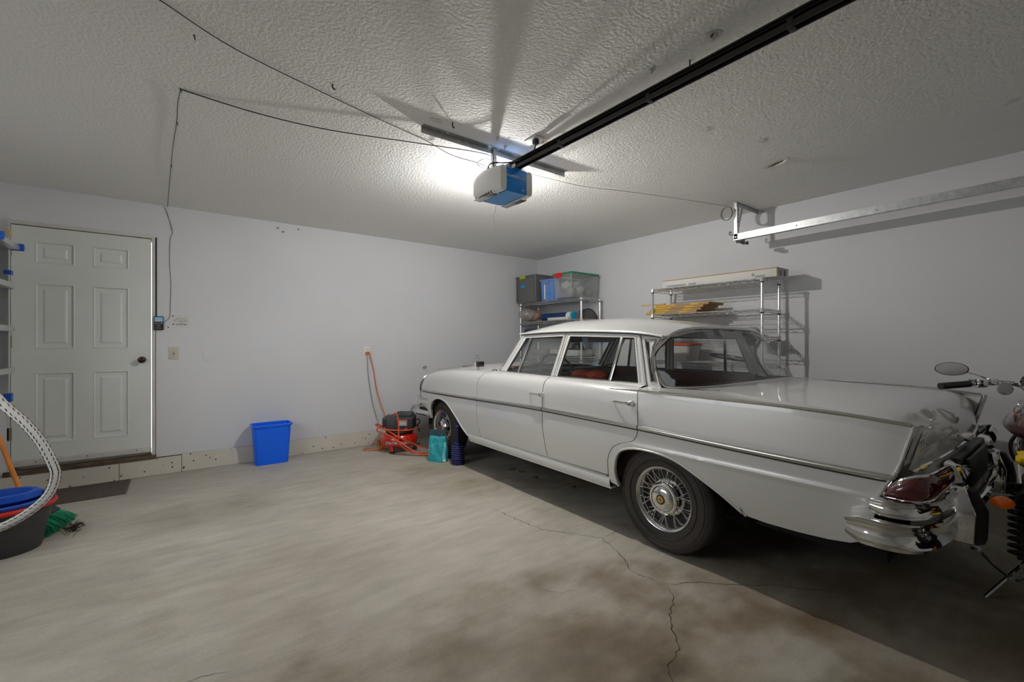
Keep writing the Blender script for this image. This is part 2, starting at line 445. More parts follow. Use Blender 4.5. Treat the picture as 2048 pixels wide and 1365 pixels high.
def floor_mat():
    m = mk('concrete', (.36,.34,.30), .72, spec=.35); nt = m.node_tree; b = nt.nodes['Principled BSDF']
    tc = nd(nt, 'ShaderNodeTexCoord'); pos = tc.outputs['Object']
    def noise(sc, det, stretch=None, dist=0):
        n = nd(nt, 'ShaderNodeTexNoise'); n.inputs['Scale'].default_value = sc; n.inputs['Detail'].default_value = det; n.inputs['Distortion'].default_value = dist
        if stretch:
            mp = nd(nt, 'ShaderNodeMapping'); mp.inputs['Scale'].default_value = stretch; mp.inputs['Rotation'].default_value = (0, 0, .25)
            lk(nt, pos, mp.inputs[0]); lk(nt, mp.outputs[0], n.inputs['Vector'])
        else: lk(nt, pos, n.inputs['Vector'])
        return n.outputs['Fac']
    def ramp(src, a, bb, lo, hi):
        r = nd(nt, 'ShaderNodeMapRange'); r.inputs[1].default_value = a; r.inputs[2].default_value = bb; r.inputs[3].default_value = lo; r.inputs[4].default_value = hi
        lk(nt, src, r.inputs[0]); return r.outputs[0]
    big = noise(1.1, 6, dist=.4); mid = noise(5, 7, (1, 3.2, 1)); fine = noise(70, 3); tro = noise(2.6, 8, (.5, 2.6, 1), .8)
    base = nd(nt, 'ShaderNodeMix', data_type='RGBA'); base.inputs[6].default_value = (.43,.395,.335,1); base.inputs[7].default_value = (.52,.485,.42,1)
    lk(nt, ramp(big, .32, .68, 0, 1), base.inputs[0]); cur = base.outputs[2]
    def mult(cur, fac, col=None):
        mx = nd(nt, 'ShaderNodeMix', data_type='RGBA', blend_type='MULTIPLY'); mx.inputs[0].default_value = 1
        lk(nt, cur, mx.inputs[6]); lk(nt, fac, mx.inputs[7]); return mx.outputs[2]
    cur = mult(cur, ramp(mid, .3, .7, .90, 1.08)); cur = mult(cur, ramp(fine, .3, .7, .95, 1.05)); cur = mult(cur, ramp(tro, .25, .55, .90, 1.02))
    # stains with a shape of their own: (x, y, radius, stretch x, colour multiplier, edge noise)
    stains = [(1.86,1.42,.30,.8,(.62,.56,.51)), (1.45,1.17,.26,1.2,(.66,.60,.54)), (.12,3.95,.30,1.7,(.76,.74,.70)), (.62,4.2,.30,1.7,(.93,.92,.90)),
              (1.93,3.95,.40,1.2,(.74,.69,.60)), (2.0,3.35,.30,1.0,(.83,.80,.70)), (1.55,1.75,.16,1.2,(.58,.54,.48)), (1.0,1.55,.55,1.0,(.86,.84,.82)), (1.2,1.1,.75,1.3,(.72,.68,.60)), (.8,.9,.8,1.4,(.74,.71,.64)), (.35,2.6,.5,1.6,(.84,.82,.79)),
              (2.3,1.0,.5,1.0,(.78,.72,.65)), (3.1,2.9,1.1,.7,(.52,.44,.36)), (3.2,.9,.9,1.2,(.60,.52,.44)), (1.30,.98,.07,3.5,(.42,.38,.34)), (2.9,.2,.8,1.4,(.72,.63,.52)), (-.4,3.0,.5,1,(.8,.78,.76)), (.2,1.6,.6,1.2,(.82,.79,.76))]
    dn = noise(3.5, 6)
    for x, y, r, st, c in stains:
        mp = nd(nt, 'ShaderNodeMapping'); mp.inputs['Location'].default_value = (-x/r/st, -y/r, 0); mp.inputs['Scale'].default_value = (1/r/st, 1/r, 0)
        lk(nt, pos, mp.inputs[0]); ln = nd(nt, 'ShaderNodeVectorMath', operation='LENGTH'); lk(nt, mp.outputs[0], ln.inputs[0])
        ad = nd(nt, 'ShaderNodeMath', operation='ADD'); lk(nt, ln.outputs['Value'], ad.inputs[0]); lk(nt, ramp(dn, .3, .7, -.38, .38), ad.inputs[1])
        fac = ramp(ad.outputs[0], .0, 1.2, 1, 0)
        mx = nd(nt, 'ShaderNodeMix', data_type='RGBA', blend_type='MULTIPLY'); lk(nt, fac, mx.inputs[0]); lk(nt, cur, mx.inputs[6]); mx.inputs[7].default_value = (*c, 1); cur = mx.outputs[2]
    lk(nt, cur, b.inputs['Base Color'])
    lk(nt, ramp(big, .3, .7, .58, .80), b.inputs['Roughness'])
    bp = nd(nt, 'ShaderNodeBump'); bp.inputs['Strength'].default_value = .18; bp.inputs['Distance'].default_value = .004
    lk(nt, fine, bp.inputs['Height']); lk(nt, bp.outputs[0], b.inputs['Normal'])
floor_mat()
# ================================================================== the room
def struct(o): o['kind'] = 'structure'; return o
struct(MB().box(LW-.1, RW+.1, NW-.1, BW+.1, -.1, 0).build('floor', 'concrete'))
struct(MB().box(LW-.1, RW+.1, NW-.1, BW+.2, CE, CE+.1).build('ceiling', 'ceiling_paint'))
struct(MB().box(RW, RW+.1, NW-.1, BW+.1, 0, CE).build('wall_right', 'wall_paint'))
WY0, WY1, WZ0, WZ1 = 1.9, 3.9, .95, 2.10            # added window in the left wall, unseen, for fill daylight
struct(MB().box(LW-.1, LW, NW-.1, WY0, 0, CE).box(LW-.1, LW, WY1, BW+.1, 0, CE).box(LW-.1, LW, WY0, WY1, 0, WZ0).box(LW-.1, LW, WY0, WY1, WZ1, CE).build('wall_left', 'wall_paint'))
win = struct(MB().box(LW-.07, LW-.03, WY0, WY1, WZ0, WZ0+.04).box(LW-.07, LW-.03, WY0, WY1, WZ1-.04, WZ1).box(LW-.07, LW-.03, WY0, WY0+.04, WZ0, WZ1).box(LW-.07, LW-.03, WY1-.04, WY1, WZ0, WZ1).build('fill_window_1', 'white_plastic'))
MB().box(LW-.065, LW-.035, (WY0+WY1)/2-.02, (WY0+WY1)/2+.02, WZ0, WZ1).build('fill_window_mullion', 'white_plastic', win)
for a, b in ((WY0, (WY0+WY1)/2), ((WY0+WY1)/2, WY1)): MB().add([(LW-.05,a,WZ0),(LW-.05,b,WZ0),(LW-.05,b,WZ1),(LW-.05,a,WZ1)], [(0,1,2,3)]).build('fill_window_pane', 'glass', win)
DX0, DX1, DZ0, DZ1 = -1.078, -.196, .225, 2.205     # door leaf
OX0, OX1, OZ1 = -1.10, -.168, 2.245                   # opening
wb = MB()
wb.box(LW-.1, OX0, BW, BW+.12, .16, CE); wb.box(OX1, RW+.1, BW, BW+.12, .165, CE); wb.box(OX0, OX1, BW, BW+.12, OZ1, CE)
struct(wb.build('wall_back', 'wall_paint'))
# concrete stem wall under the back wall, with two visible control joints
ct = MB(); ct.box(LW, RW, BW+.004, BW+.12, 0, .157); ct.box(LW, -.42, BW-.012, BW+.12, 0, .158); ct.box(-.417, .03, BW-.012, BW+.12, 0, .160); ct.box(.033, RW, BW-.012, BW+.12, 0, .168)
curb = struct(ct.build('trim_1', 'curb_concrete', bevel=.004, bseg=1))
struct(MB().box(RW-.010, RW, NW, BW, 0, .15).build('trim_2', 'curb_concrete'))
struct(MB().box(LW, LW+.010, NW, BW, 0, .15).build('trim_3', 'curb_concrete'))
# caulk line along the top of the stem wall
struct(MB().box(OX1+.02, RW, BW-.006, BW+.001, .164, .1685).build('trim_4', 'threshold'))

# ground outside the added window and the door, added dark to cut upward light
struct(MB().box(LW-8, LW-.1, -8, 14, -.25, -.15).build('floor_outside', 'asphalt'))
# near side: sectional garage door, piers either side
struct(MB().box(LW-.1, -.55, NW-.1, NW, 0, CE).box(4.25, RW+.1, NW-.1, NW, 0, CE).box(-.55, 4.25, NW-.1, NW, 2.2, CE).build('wall_near', 'wall_paint'))
gd = MB().box(-.55, 4.25, NW-.11, NW-.07, 0, 2.2).build('door_2', 'garage_door'); struct(gd)
pm = MB().box(0, .585, 0, .018, 0, .40)
base = pm.build('panel', 'garage_door', gd, loc=(-.52, NW-.071, .06), bevel=.008)
for r in range(4):
    for c in range(8):
        if r == c == 0: continue
        q = base.copy(); COL.objects.link(q); q.location = (-.52 + c*.598, NW-.071, .06 + r*.54); q.parent = gd

# ------------------------------------------------ entry door
fr = MB()
fr.box(OX0, OX1+.004, BW-.002, BW+.11, DZ1+.008, OZ1); fr.box(OX0, DX0-.004, BW-.002, BW+.11, .16, DZ1+.01); fr.box(DX1+.0045, OX1+.004, BW-.002, BW+.11, .16, DZ1+.01)
struct(fr.build('trim_5', 'trim_paint', bevel=.002, bseg=1))
struct(MB().box(OX0-.02, OX1+.01, BW-.022, BW+.11, .158, .195).build('trim_6', 'threshold', bevel=.003))
# six-panel door leaf: stiles and rails proud, each panel recessed with a raised field
door = MB().box(DX0, DX1, BW+.022, BW+.050, DZ0, DZ1).build('door_1', 'door_paint'); struct(door)
cols = [(-.945, -.705), (-.592, -.352)]; rows = [(.395, .990), (1.190, 1.738), (1.905, 2.088)]
xs = [DX0, -.945, -.705, -.592, -.352, DX1]
yf, yb = BW+.004, BW+.024
for a, b in ((0,1), (2,3), (4,5)):
    MB().box(xs[a], xs[b], yf, yb, DZ0, DZ1).build('stile', 'door_paint', door)
for a, b in cols:
    zz = [DZ0] + [z for r in rows for z in r] + [DZ1]
    for k in range(0, len(zz), 2): MB().box(a, b, yf, yb, zz[k], zz[k+1]).build('rail', 'door_paint', door)
    for z0, z1 in rows:
        p = MB(); i1, i2, i3 = .016, .045, .060
        def ring(i, y): return [(a+i, y, z0+i), (b-i, y, z0+i), (b-i, y, z1-i), (a+i, y, z1-i)]
        L = [ring(0, yf), ring(i1*.45, yf-.003), ring(i1, yf+.011), ring(i2, yf+.011), ring(i3, yf+.003)]
        vs = [q for r in L for q in r]; fs = []
        for r in range(4):
            for k in range(4): fs.append((r*4+k, r*4+(k+1) % 4, r*4+4+(k+1) % 4, r*4+4+k))
        fs.append((16,17,18,19)); p.add(vs, fs); p.build('panel', 'door_paint', door, angle=15)
MB().box(DX0+.004, DX1-.004, BW-.003, BW+.006, DZ0+.001, DZ0+.052).build('door_sweep', 'trim_paint', door, bevel=.002)
for sx in (DX0+.14, DX0+.45, DX0+.78): MB().lathe([(.005,0),(.004,.003),(0,.0032)], 8, Matrix.Translation((sx, BW-.003, DZ0+.03)) @ Matrix.Rotation(PI/2, 4, 'X')).build('screw', 'steel_dark', door)
kn = MB().lathe([(.030,0),(.030,.006),(.012,.010),(.011,.030),(.024,.040),(.028,.052),(.024,.064),(.010,.070),(0,.071)], 20, Matrix.Translation((-.262, BW+.004, 1.083)) @ Matrix.Rotation(PI/2, 4, 'X')).build('door_knob', mk('bronze', (.055,.028,.018), .3, .7), door)
kn['label'] = 'dark bronze round door knob'
for hz in (.50, 1.25, 2.0):
    h = MB().cyl((DX0-.004, BW-.006, hz-.05), (DX0-.004, BW-.006, hz+.05), .007, n=8).box(DX0-.02, DX0+.004, BW-.002, BW+.004, hz-.05, hz+.05); h.build('hinge', mk('hinge_brass%d' % int(hz*10), (.28,.24,.17), .5, .7), door)
# door stops close the gaps at the head, hinge side and sill; the latch side stays open to the daylight
struct(MB().box(OX0, OX1, BW+.055, BW+.10, DZ1-.015, OZ1).box(OX0, DX0+.02, BW+.055, BW+.10, .16, OZ1).box(OX0, DX1, BW+.055, BW+.10, .16, DZ0+.02).build('trim_9', 'trim_paint'))
# black rubber strip along the frame, above the wall console
struct(MB().box(OX1+.0045, OX1+.014, BW-.006, BW+.002, 1.37, 2.225).build('trim_7', 'dark_gap'))
struct(MB().box(OX1+.004, OX1+.0075, BW-.0025, BW+.002, .17, 1.37).build('trim_8', 'threshold'))

# ------------------------------------------------ floor cracks: thin dark fissures
def crack(pts, w, seed, name='crack'):
    random.seed(seed); path = []
    for i in range(len(pts)-1):
        a, b = Vector(pts[i]), Vector(pts[i+1]); n = max(3, int((b-a).length/.022))
        d = (b-a).normalized(); nn = Vector((-d.y, d.x))
        for k in range(n): path.append(a + (b-a)*(k/n) + nn*random.uniform(-.008, .008))
    path.append(Vector(pts[-1])); m = MB(); vs = []
    for i, p in enumerate(path):
        t = path[min(i+1, len(path)-1)] - path[max(i-1, 0)]; t.normalize(); nn = Vector((-t.y, t.x))
        ww = w * random.uniform(.35, 1.2) * min(1, (i+1)/6, (len(path)-i)/6)
        vs += [(p.x+nn.x*ww, p.y+nn.y*ww, .0006), (p.x-nn.x*ww, p.y-nn.y*ww, .0006)]
    m.add(vs, [(2*i, 2*i+2, 2*i+3, 2*i+1) for i in range(len(path)-1)])
    return m.build(name, 'crack_dark', bpy.data.objects['floor'], fix=False)
mk('crack_dark', (.055,.048,.040), .95)
crack([(1.88,2.76),(1.907,2.428),(1.935,2.221),(2.064,2.047),(2.15,1.89),(2.071,1.686),(1.968,1.517),(2.0,1.338)], .0022, 1)
crack([(2.0,1.338),(2.165,1.242),(2.298,1.101),(2.43,1.012),(2.649,.734)], .0022, 2)
crack([(2.002,1.325),(1.922,1.231),(1.795,1.18),(1.713,1.109),(1.623,1.021),(1.489,.986),(1.446,.941),(1.2,.78)], .0026, 3)
crack([(2.161,1.899),(2.346,1.91),(2.438,1.921)], .0014, 4)
crack([(1.43,1.72),(1.50,1.62),(1.62,1.56)], .0016, 5)
crack([(-.05,2.0),(.05,2.02),(.16,1.98)], .0016, 6)
crack([(2.75,1.0),(2.9,.8),(3.1,.62)], .0012, 8)
# ================================================================== the car  (local: x right, y towards the nose, origin under the rear axle)
CX0, CY0 = 3.10, 1.556
car = thing('sedan', 'silver-grey vintage four-door sedan with tail fins and wire wheels, parked nose to the wall', 'car', (CX0, CY0, 0))
ZT = [(-1.2,.925),(-1.129,.931),(-.915,.948),(-.545,.958),(-.1,.958),(.12,.962),(.30,.972),(1.0,.978),(1.7,.974),(2.3,.964),(2.7,.942),(2.964,.908),(3.10,.87),(3.17,.825),(3.22,.76),(3.25,.69)]
def zt(y): return itp(ZT, y)
PL = [(-1.25,.845),(-1.0,.872),(-.5,.884),(0,.888),(1,.888),(2,.888),(2.6,.884),(2.9,.872),(3.1,.852),(3.22,.825),(3.30,.79)]
LOWD = [(.28,-.062),(.33,-.040),(.38,-.026),(.45,-.014),(.53,-.005),(.60,0),(1.2,0)]
LOWR = [(.28,-.085),(.33,-.062),(.38,-.044),(.45,-.024),(.53,-.010),(.60,-.002),(.62,0),(1.2,0)]
ROLL = [(-.01,-.088),(0,-.078),(.008,-.056),(.02,-.038),(.04,-.021),(.07,-.009),(.11,-.002),(.16,0)]
ROLR = [(-.01,-.016),(0,-.014),(.03,-.011),(.1,-.006),(.2,0)]
def W(y, z):
    r = sstep(.28, -.05, y); q = zt(y) - z
    w = itp(PL, y) + lerp(itp(LOWD, z), itp(LOWR, z), r) + lerp(itp(ROLL, q), itp(ROLR, q), r)
    w += .007 * math.exp(-((z-.620)/.011)**2) * sstep(.25, .05, y) * sstep(-1.06, -.9, y)     # crease behind the rear arch
    return w
def side(sg): return lambda y, z: (sg*W(y, z), y, z)
arch_r = [(.290,.325),(.304,.40),(.300,.455),(.283,.515),(.240,.568),(.141,.600),(-.01,.606),(-.138,.585),(-.248,.537),(-.383,.465),(-.47,.405),(-.506,.382)]
arch_f = [(2.116,.335),(2.20,.40),(2.30,.49),(2.399,.566),(2.470,.608),(2.545,.635),(2.63,.646),(2.713,.641),(2.795,.615),(2.856,.573),(2.888,.515),(2.895,.44)]
ar = [tuple(p) for p in catmull([(a, b, 0) for a, b in arch_r], 3)]; ar = [(p[0], p[1]) for p in ar]
af = [tuple(p) for p in catmull([(a, b, 0) for a, b in arch_f], 3)]; af = [(p[0], p[1]) for p in af]
gapF = [(1.80,.972),(1.845,.955),(1.885,.915),(1.905,.86),(1.912,.72),(1.910,.508),(1.880,.372)]
gapB = [(.985,.978),(.985,.72),(.985,.606),(.955,.378)]
gapR = [(.140,.964),(.120,.91),(.108,.74),(.116,.690),(.135,.655),(.165,.637),(.248,.612),(.300,.582),(.335,.535),(.353,.485),(.360,.384)]
def sh(pts, d): return [(y+d, z) for y, z in pts]
g = .0034
def topline(y0, y1, n=14): return [(lerp(y0, y1, i/n), zt(lerp(y0, y1, i/n))) for i in range(n+1)]
polys = {}
polys['front_fender'] = sh(gapF, g) + [(1.905,.352),(2.10,.335)] + af + [(2.905,.40),(3.06,.41),(3.17,.50),(3.235,.62)] + topline(3.248, 1.815, 26)[1:-1]
polys['front_door'] = topline(1.79, .99)[0:] + sh(gapB, g) + sh(gapF, -g)[::-1][:-1]
polys['rear_door'] = topline(.98, .15)[0:] + sh(gapR, g) + sh(gapB, -g)[::-1][:-1]
polys['rear_quarter'] = sh(gapR, -g) + [(.352,.335)] + ar + [(-.60,.376),(-.734,.379),(-.85,.388),(-.93,.402),(-.985,.43),(-1.025,.58),(-1.045,.655),(-1.088,.744),(-1.120,.863),(-1.134,.920)] + topline(-1.130, .125, 22)
for sg in (-1, 1):
    for nm, pg in polys.items():
        fill(pg, side(sg), (.045, .009 if nm == 'rear_quarter' else .018), lip=.022, hint=(sg,0,0), inward=(-sg,0,0)).build(nm, 'paint', car, angle=40, fix=False)
    # sill under the doors
    prof = [(.30,.838),(.305,.852),(.315,.858),(.335,.861),(.352,.860),(.365,.854),(.372,.842)]
    s = MB(); s.grid(lambda u, v: (sg*itp(prof, lerp(.30,.372,v)), lerp(.352, 2.10, u), lerp(.30,.372,v)), 20, 12)
    s.box(*sorted((sg*.80, sg*.846)), .352, 2.10, .29, .302); s.build('sill', 'paint', car)
    # wheel-arch lips
    for arc in (ar, af):
        m = MB(); m.tube([(sg*(W(y, z)+.001), y, z) for y, z in arc], .0075, 6); m.build('arch_lip', 'paint', car)
    # bright side strip in four lengths, dark rubber line under it
    TR = [(-1.09,.715),(-.9,.716),(-.5,.722),(.1,.735),(1,.740),(1.9,.722),(3.13,.697)]
    for y0, y1 in ((-1.075,.104),(.112,.981),(.989,1.908),(1.916,3.12)):
        n = 24; path = [(sg*(W(y, itp(TR, y))+.001), y, itp(TR, y)) for y in [lerp(y0, y1, i/n) for i in range(n+1)]]
        t = MB().sweep(path, [(0,-.013),(.006,-.012),(.011,-.006),(.012,0),(.011,.006),(.006,.012),(0,.013),(-.006,0)] if sg > 0 else [(0,.013),(-.006,.012),(-.011,.006),(-.012,0),(-.011,-.006),(-.006,-.012),(0,-.013),(.006,0)])
        o = t.build('side_trim', 'silver_trim', car)
        MB().sweep([(p[0], p[1], p[2]-.016) for p in path], [(-.004,-.004),(.005,-.004),(.005,.004),(-.004,.004)]).build('rubber_strip', 'cabin_black', o)
    # door handles
    for y0, z in ((.145,.874),(.972,.850)):
        h = MB(); x = sg*(W(y0+.08, z)+.001)
        h.tube(catmull([(x, y0+.155, z), (x+sg*.018, y0+.150, z), (x+sg*.032, y0+.125, z), (x+sg*.034, y0+.05, z-.001), (x+sg*.028, y0+.02, z-.001), (x, y0+.01, z)], 4), [.007]*5+[.0075]*16, 8)
        h.lathe([(.019,0),(.019,.012),(.015,.020),(.015,.030),(.011,.034),(0,.035)], 16, Matrix.Translation((x, y0+.012, z-.002)) @ Matrix.Rotation(sg*PI/2, 4, 'Y'))
        h.build('door_handle', 'chrome', car)
    # ridge that starts on the rear door and runs out as the bright fin edge
    n = 30; path = []
    for i in range(n+1):
        y = lerp(.36, -1.128, i/n); z = zt(y) - .004 - .022*sstep(.0, .34, y); path.append((sg*(W(y, z)+.002), y, z))
    MB().tube(path, [.002+.0065*sstep(0, .25, i/n) for i in range(n+1)], 8).build('fin_moulding', 'silver_trim', car)
    # top of the rear quarter, between the fin edge and the boot lid
    INN = [(-1.13,.842,.918),(-1.05,.838,.933),(-.98,.815,.937),(-.8,.765,.948),(-.5,.697,.961),(-.26,.668,.973),(-.15,.70,.970),(-.02,.735,.968),(.06,.755,.970),(.14,.765,.972)]
    def qtop(u, v):
        y = lerp(-1.128, .136, u); a = itp([(p[0], p[1]) for p in INN], y); zi = itp([(p[0], p[2]) for p in INN], y)
        zo = zt(y) - .004; xo = W(y, zo) - .002
        dip = -.010*math.sin(PI*v)*sstep(-.1, -.6, y)
        return (sg*lerp(xo, a, v), y, lerp(zo, zi, v) + dip)
    MB().grid(qtop, 34, 8).build('quarter_top', 'paint', car)
    # fin end: rear-facing bright cap between side panel and boot lid, running down to the lamp
    FE = [(-1.134,.925),(-1.130,.90),(-1.120,.863),(-1.105,.80),(-1.089,.744)]
    def fend(u, v):
        z = lerp(.744, .925, u); y = itp([(b, a) for a, b in FE][::-1], z); xo = W(y, z)
        return (sg*lerp(xo+.001, .800, v), y - .018*math.sin(PI*v) - .012*v, z)
    MB().grid(fend, 12, 6).build('fin_end', 'silver_trim', car)
    MB().tube([(sg*(W(y, z)+.002), y-.002, z) for y, z in FE] + [(sg*.872, -1.060, .69), (sg*.868, -1.030, .620)], .008, 8).build('fin_end_moulding', 'chrome', car)
    MB().tube([fend(i/12, .97) for i in range(13)], .006, 8).build('fin_end_moulding', 'chrome', car)

# ---------------- bonnet and boot lid
def hoodz(x, y):
    e = zt(y); s = abs(x)/.82
    return e + (.045*sstep(3.2, 2.4, y)+.012)*(1 - s**2.2) 
def hoodw(y): return W(y, zt(y)) - .001
def hood(u, y): return (u*hoodw(y), y, hoodz(u*hoodw(y), y))
fill([(-1,1.80),(-.9,1.86),(0,2.0),(.9,1.86),(1,1.80),(1,3.20),(-1,3.20)], hood, (.08,.06), lip=.01).build('bonnet', 'paint', car, fix=False)
BC = [(-.288,.995),(-.5,.992),(-.8,.970),(-.98,.942),(-1.07,.908),(-1.125,.860),(-1.150,.800),(-1.155,.740)]
BE = [(-.262,.974),(-.5,.962),(-.8,.949),(-.98,.937),(-1.045,.918),(-1.090,.862),(-1.108,.795),(-1.115,.736)]
BX = [.655,.692,.760,.808,.826,.822,.812,.800]
T8 = [i/7 for i in range(8)]
def lid(s, t):
    f = abs(s)**2.4
    yc, zc = itp(list(zip(T8, [p[0] for p in BC])), t), itp(list(zip(T8, [p[1] for p in BC])), t)
    ye, ze = itp(list(zip(T8, [p[0] for p in BE])), t), itp(list(zip(T8, [p[1] for p in BE])), t)
    return (s*itp(list(zip(T8, BX)), t), lerp(yc, ye, f), lerp(zc, ze, f))
bl = fill(rounded([(-1,0),(1,0),(1,1),(-1,1)], .03), lid, (.07,.028), lip=.012, hint=(0,0,1)).build('boot_lid', 'paint', car, fix=False)
MB().tube([lid(s/20, 1.0) for s in range(-20, 21)], .009, 8).build('lid_moulding', 'chrome', bl)
# boot handle with plate lamp, emblem
def lidn(s, t):
    a, b, c = Vector(lid(s, t)), Vector(lid(s+.02, t)), Vector(lid(s, t+.02)); n = (b-a).cross(c-a); n.normalize()
    if n.y > 0 : n = -n
    return a, n
hl = MB(); hl.box(-.075, .075, -1.195, -1.150, .770, .798); hl.build('boot_handle', 'chrome', bl, bevel=.008)
em = MB(); P5 = [lidn(0, t) for t in (.56,.61,.66,.71,.76)]; em.tube(catmull([P5[0][0]+P5[0][1]*.002, P5[1][0]+P5[1][1]*.010, P5[2][0]+P5[2][1]*.016, P5[3][0]+P5[3][1]*.012, P5[4][0]+P5[4][1]*.002], 4), [.002,.003,.004,.005,.006,.007,.008,.009,.010,.0105,.011,.011,.010,.009,.007,.005,.003], 10)
em.build('boot_emblem', 'chrome', bl)
# model script on the boot lid, left side
def scr(co):
    s = -.74 + co.x*1.05; t = .79 - co.y*1.35 - (co.x)*.10; a, n = lidn(s, t); return a + n*(.003+co.z)
text_part('220S', .078, .002, 'bright_script', bl, None, 'model_script', bend=scr, shear=.35)
ln = MB(); ln.tube([lidn(-.84+.20*k/8, .845-.02*k/8)[0] + lidn(-.84+.20*k/8, .845-.02*k/8)[1]*.004 for k in range(9)], .0022, 6); ln.build('script_underline', 'bright_script', bl)

# ---------------- greenhouse
def G(y, z): return .770 - (z-.975)*.27 - .055*sstep(1.1, 1.9, y) - .03*sstep(.35, -.1, y)
def gh(sg): return lambda y, z: (sg*G(y, z), y, z)
fd_o = [(1.752,.975),(1.50,1.312),(.935,1.326),(.988,.975)]; fd_i = [(1.655,.985),(1.447,1.280),(.965,1.291),(1.022,.985)]
rd_o = [(.980,.975),(.927,1.326),(.250,1.306),(.142,.975)]; rd_i = [(.940,.985),(.884,1.290),(.290,1.275),(.205,.985)]
def ringpanel(outer, inner, sg, k=10):
    m = MB(); f = gh(sg); n = len(outer); vs = []
    P = []
    for i in range(n):
        a, b = outer[i], outer[(i+1) % n]; c, d = inner[i], inner[(i+1) % n]
        for j in range(k):
            t = j/k; P.append(((lerp(a[0], b[0], t), lerp(a[1], b[1], t)), (lerp(c[0], d[0], t), lerp(c[1], d[1], t))))
    prof = [(0,-.012),(0,.004),(.12,.008),(.30,.008),(.38,.002),(.62,.002),(.70,.007),(.90,.006),(1,0),(1,-.014)]
    def fn(u, v):
        o, i_ = P[int(round(u*len(P))) % len(P)]; w = prof[int(round(v*(len(prof)-1)))]
        y, z = lerp(o[0], i_[0], w[0]), lerp(o[1], i_[1], w[0]); x, _, _ = f(y, z); return (x+sg*w[1], y, z)
    m.grid(fn, len(P), len(prof), cu=True); return m
for sg in (-1, 1):
    for o_, i_, dv, nm in ((fd_o, fd_i, ((1.372,1.282),(1.462,.985)), 'front'), (rd_o, rd_i, ((.386,1.277),(.425,.985)), 'rear')):
        fr = ringpanel(o_, i_, sg).build('window_frame', 'paint', car, angle=50)
        f = gh(sg)
        MB().sweep([f(*dv[0]), f(*dv[1])], [(-.011,-.008),(.011,-.008),(.011,.010),(-.011,.010)], up=(sg,0,0)).build('vent_divider', 'silver_trim', fr, bevel=.003)
        fill([i_[0], i_[1], dv[0], dv[1]] if nm == 'front' else [dv[1], dv[0], i_[2], i_[3]], lambda y, z: (sg*(G(y, z)-.008), y, z), .2, hint=(sg,0,0)).build('vent_pane', 'glass', fr, fix=False)
        fill([dv[1], dv[0], i_[2], i_[3]] if nm == 'front' else [i_[0], i_[1], dv[0], dv[1]], lambda y, z: (sg*(G(y, z)-.008), y, z), .2, hint=(sg,0,0)).build('pane', 'side_glass' if nm == 'front' else 'glass', fr, fix=False)
        ii = i_ + [i_[0]]
        MB().tube([f(*p) for p in i_], .006, 6, closed=True).build('window_seal', 'cabin_black', fr)
    # belt ledge from door top to glass
    def ledge(u, v):
        y = lerp(.142, 1.80, u); zo = zt(y); xo = W(y, zo); xi = G(y, .978); return (sg*lerp(xo, xi, v), y, lerp(zo-.001, .979, v) + .004*math.sin(PI*v))
    MB().grid(ledge, 30, 5).build('belt_ledge', 'paint', car)
    MB().tube([(sg*(G(y, .982)+.010), y, .981) for y in [lerp(.145, 1.755, i/12) for i in range(13)]], .005, 6).build('belt_moulding', 'silver_trim', car)
    # rear pillar, with a recessed air outlet
    cp = [(.138,.968),(.246,1.306),(.10,1.290),(.085,1.284),(.110,1.262),(.126,1.232),(.128,1.163),(.105,1.08),(.060,.985),(.045,.966)]
    vt = [(.118,1.000),(.206,1.262),(.130,1.262),(.142,1.215),(.138,1.15),(.112,1.06),(.085,.998)]
    cpo = MB(); 
    fill(cp, lambda y, z: (sg*(G(y, z)-.004), y, z), .03, lip=.012, hint=(sg,0,0), inward=(-sg,0,0)).build('rear_pillar', 'paint', car, fix=False)
    pil = COL.objects[-1]
    MB().tube([(sg*(G(y, z)+.001), y, z) for y, z in vt], .006, 6, closed=True).build('vent_surround', 'silver_trim', pil)
    fill([(.112,1.005),(.196,1.250),(.178,1.250),(.158,1.16),(.128,1.07),(.098,1.005)], lambda y, z: (sg*(G(y, z)+.0005), y, z), .05, hint=(sg,0,0)).build('air_outlet', 'dark_gap', pil, fix=False)
    # windscreen pillar
    ap = [(1.758,.970),(1.506,1.316),(1.555,1.322),(1.835,.972)]
    fill(ap, lambda y, z: (sg*(G(y, z) - .03*sstep(0,.09,(y-1.752+(z-.97)*.72))), y, z), .04, lip=.02, hint=(sg,0,0), inward=(-sg,0,0)).build('front_pillar', 'paint', car, fix=False)

# roof
ZE = [(.02,1.268),(.10,1.287),(.34,1.314),(.96,1.330),(1.5,1.318),(1.62,1.312)]
ZC = [(.06,1.345),(.2,1.384),(.45,1.420),(.9,1.448),(1.2,1.448),(1.45,1.415),(1.58,1.385),(1.66,1.360)]
def hw(y): return G(y, itp(ZE, y)) + .014
def roofz(s, y): return itp(ZE, y) + (itp(ZC, y)-itp(ZE, y))*(1-abs(s)**2.6)
def roof(s, y): return (s*hw(y), y, roofz(s, y))
rp = [(-1,.085),(-.86,.045),(-.6,.035),(0,.045),(.6,.035),(.86,.045),(1,.085),(1,1.50),(.85,1.56),(.4,1.63),(0,1.645),(-.4,1.63),(-.85,1.56),(-1,1.50)]
rf = fill(rp, roof, (.07,.06), lip=.014, inward=(0,0,-1)).build('roof', 'paint', car, fix=False)
fill([(p[0]*.97, lerp(.85, p[1], .82 if p[1] < .5 else .95)) for p in rp], lambda s, y: (s*hw(y), y, roofz(s, y)-.025), (.12,.15), hint=(0,0,-1)).build('headliner', 'headliner', rf, fix=False)
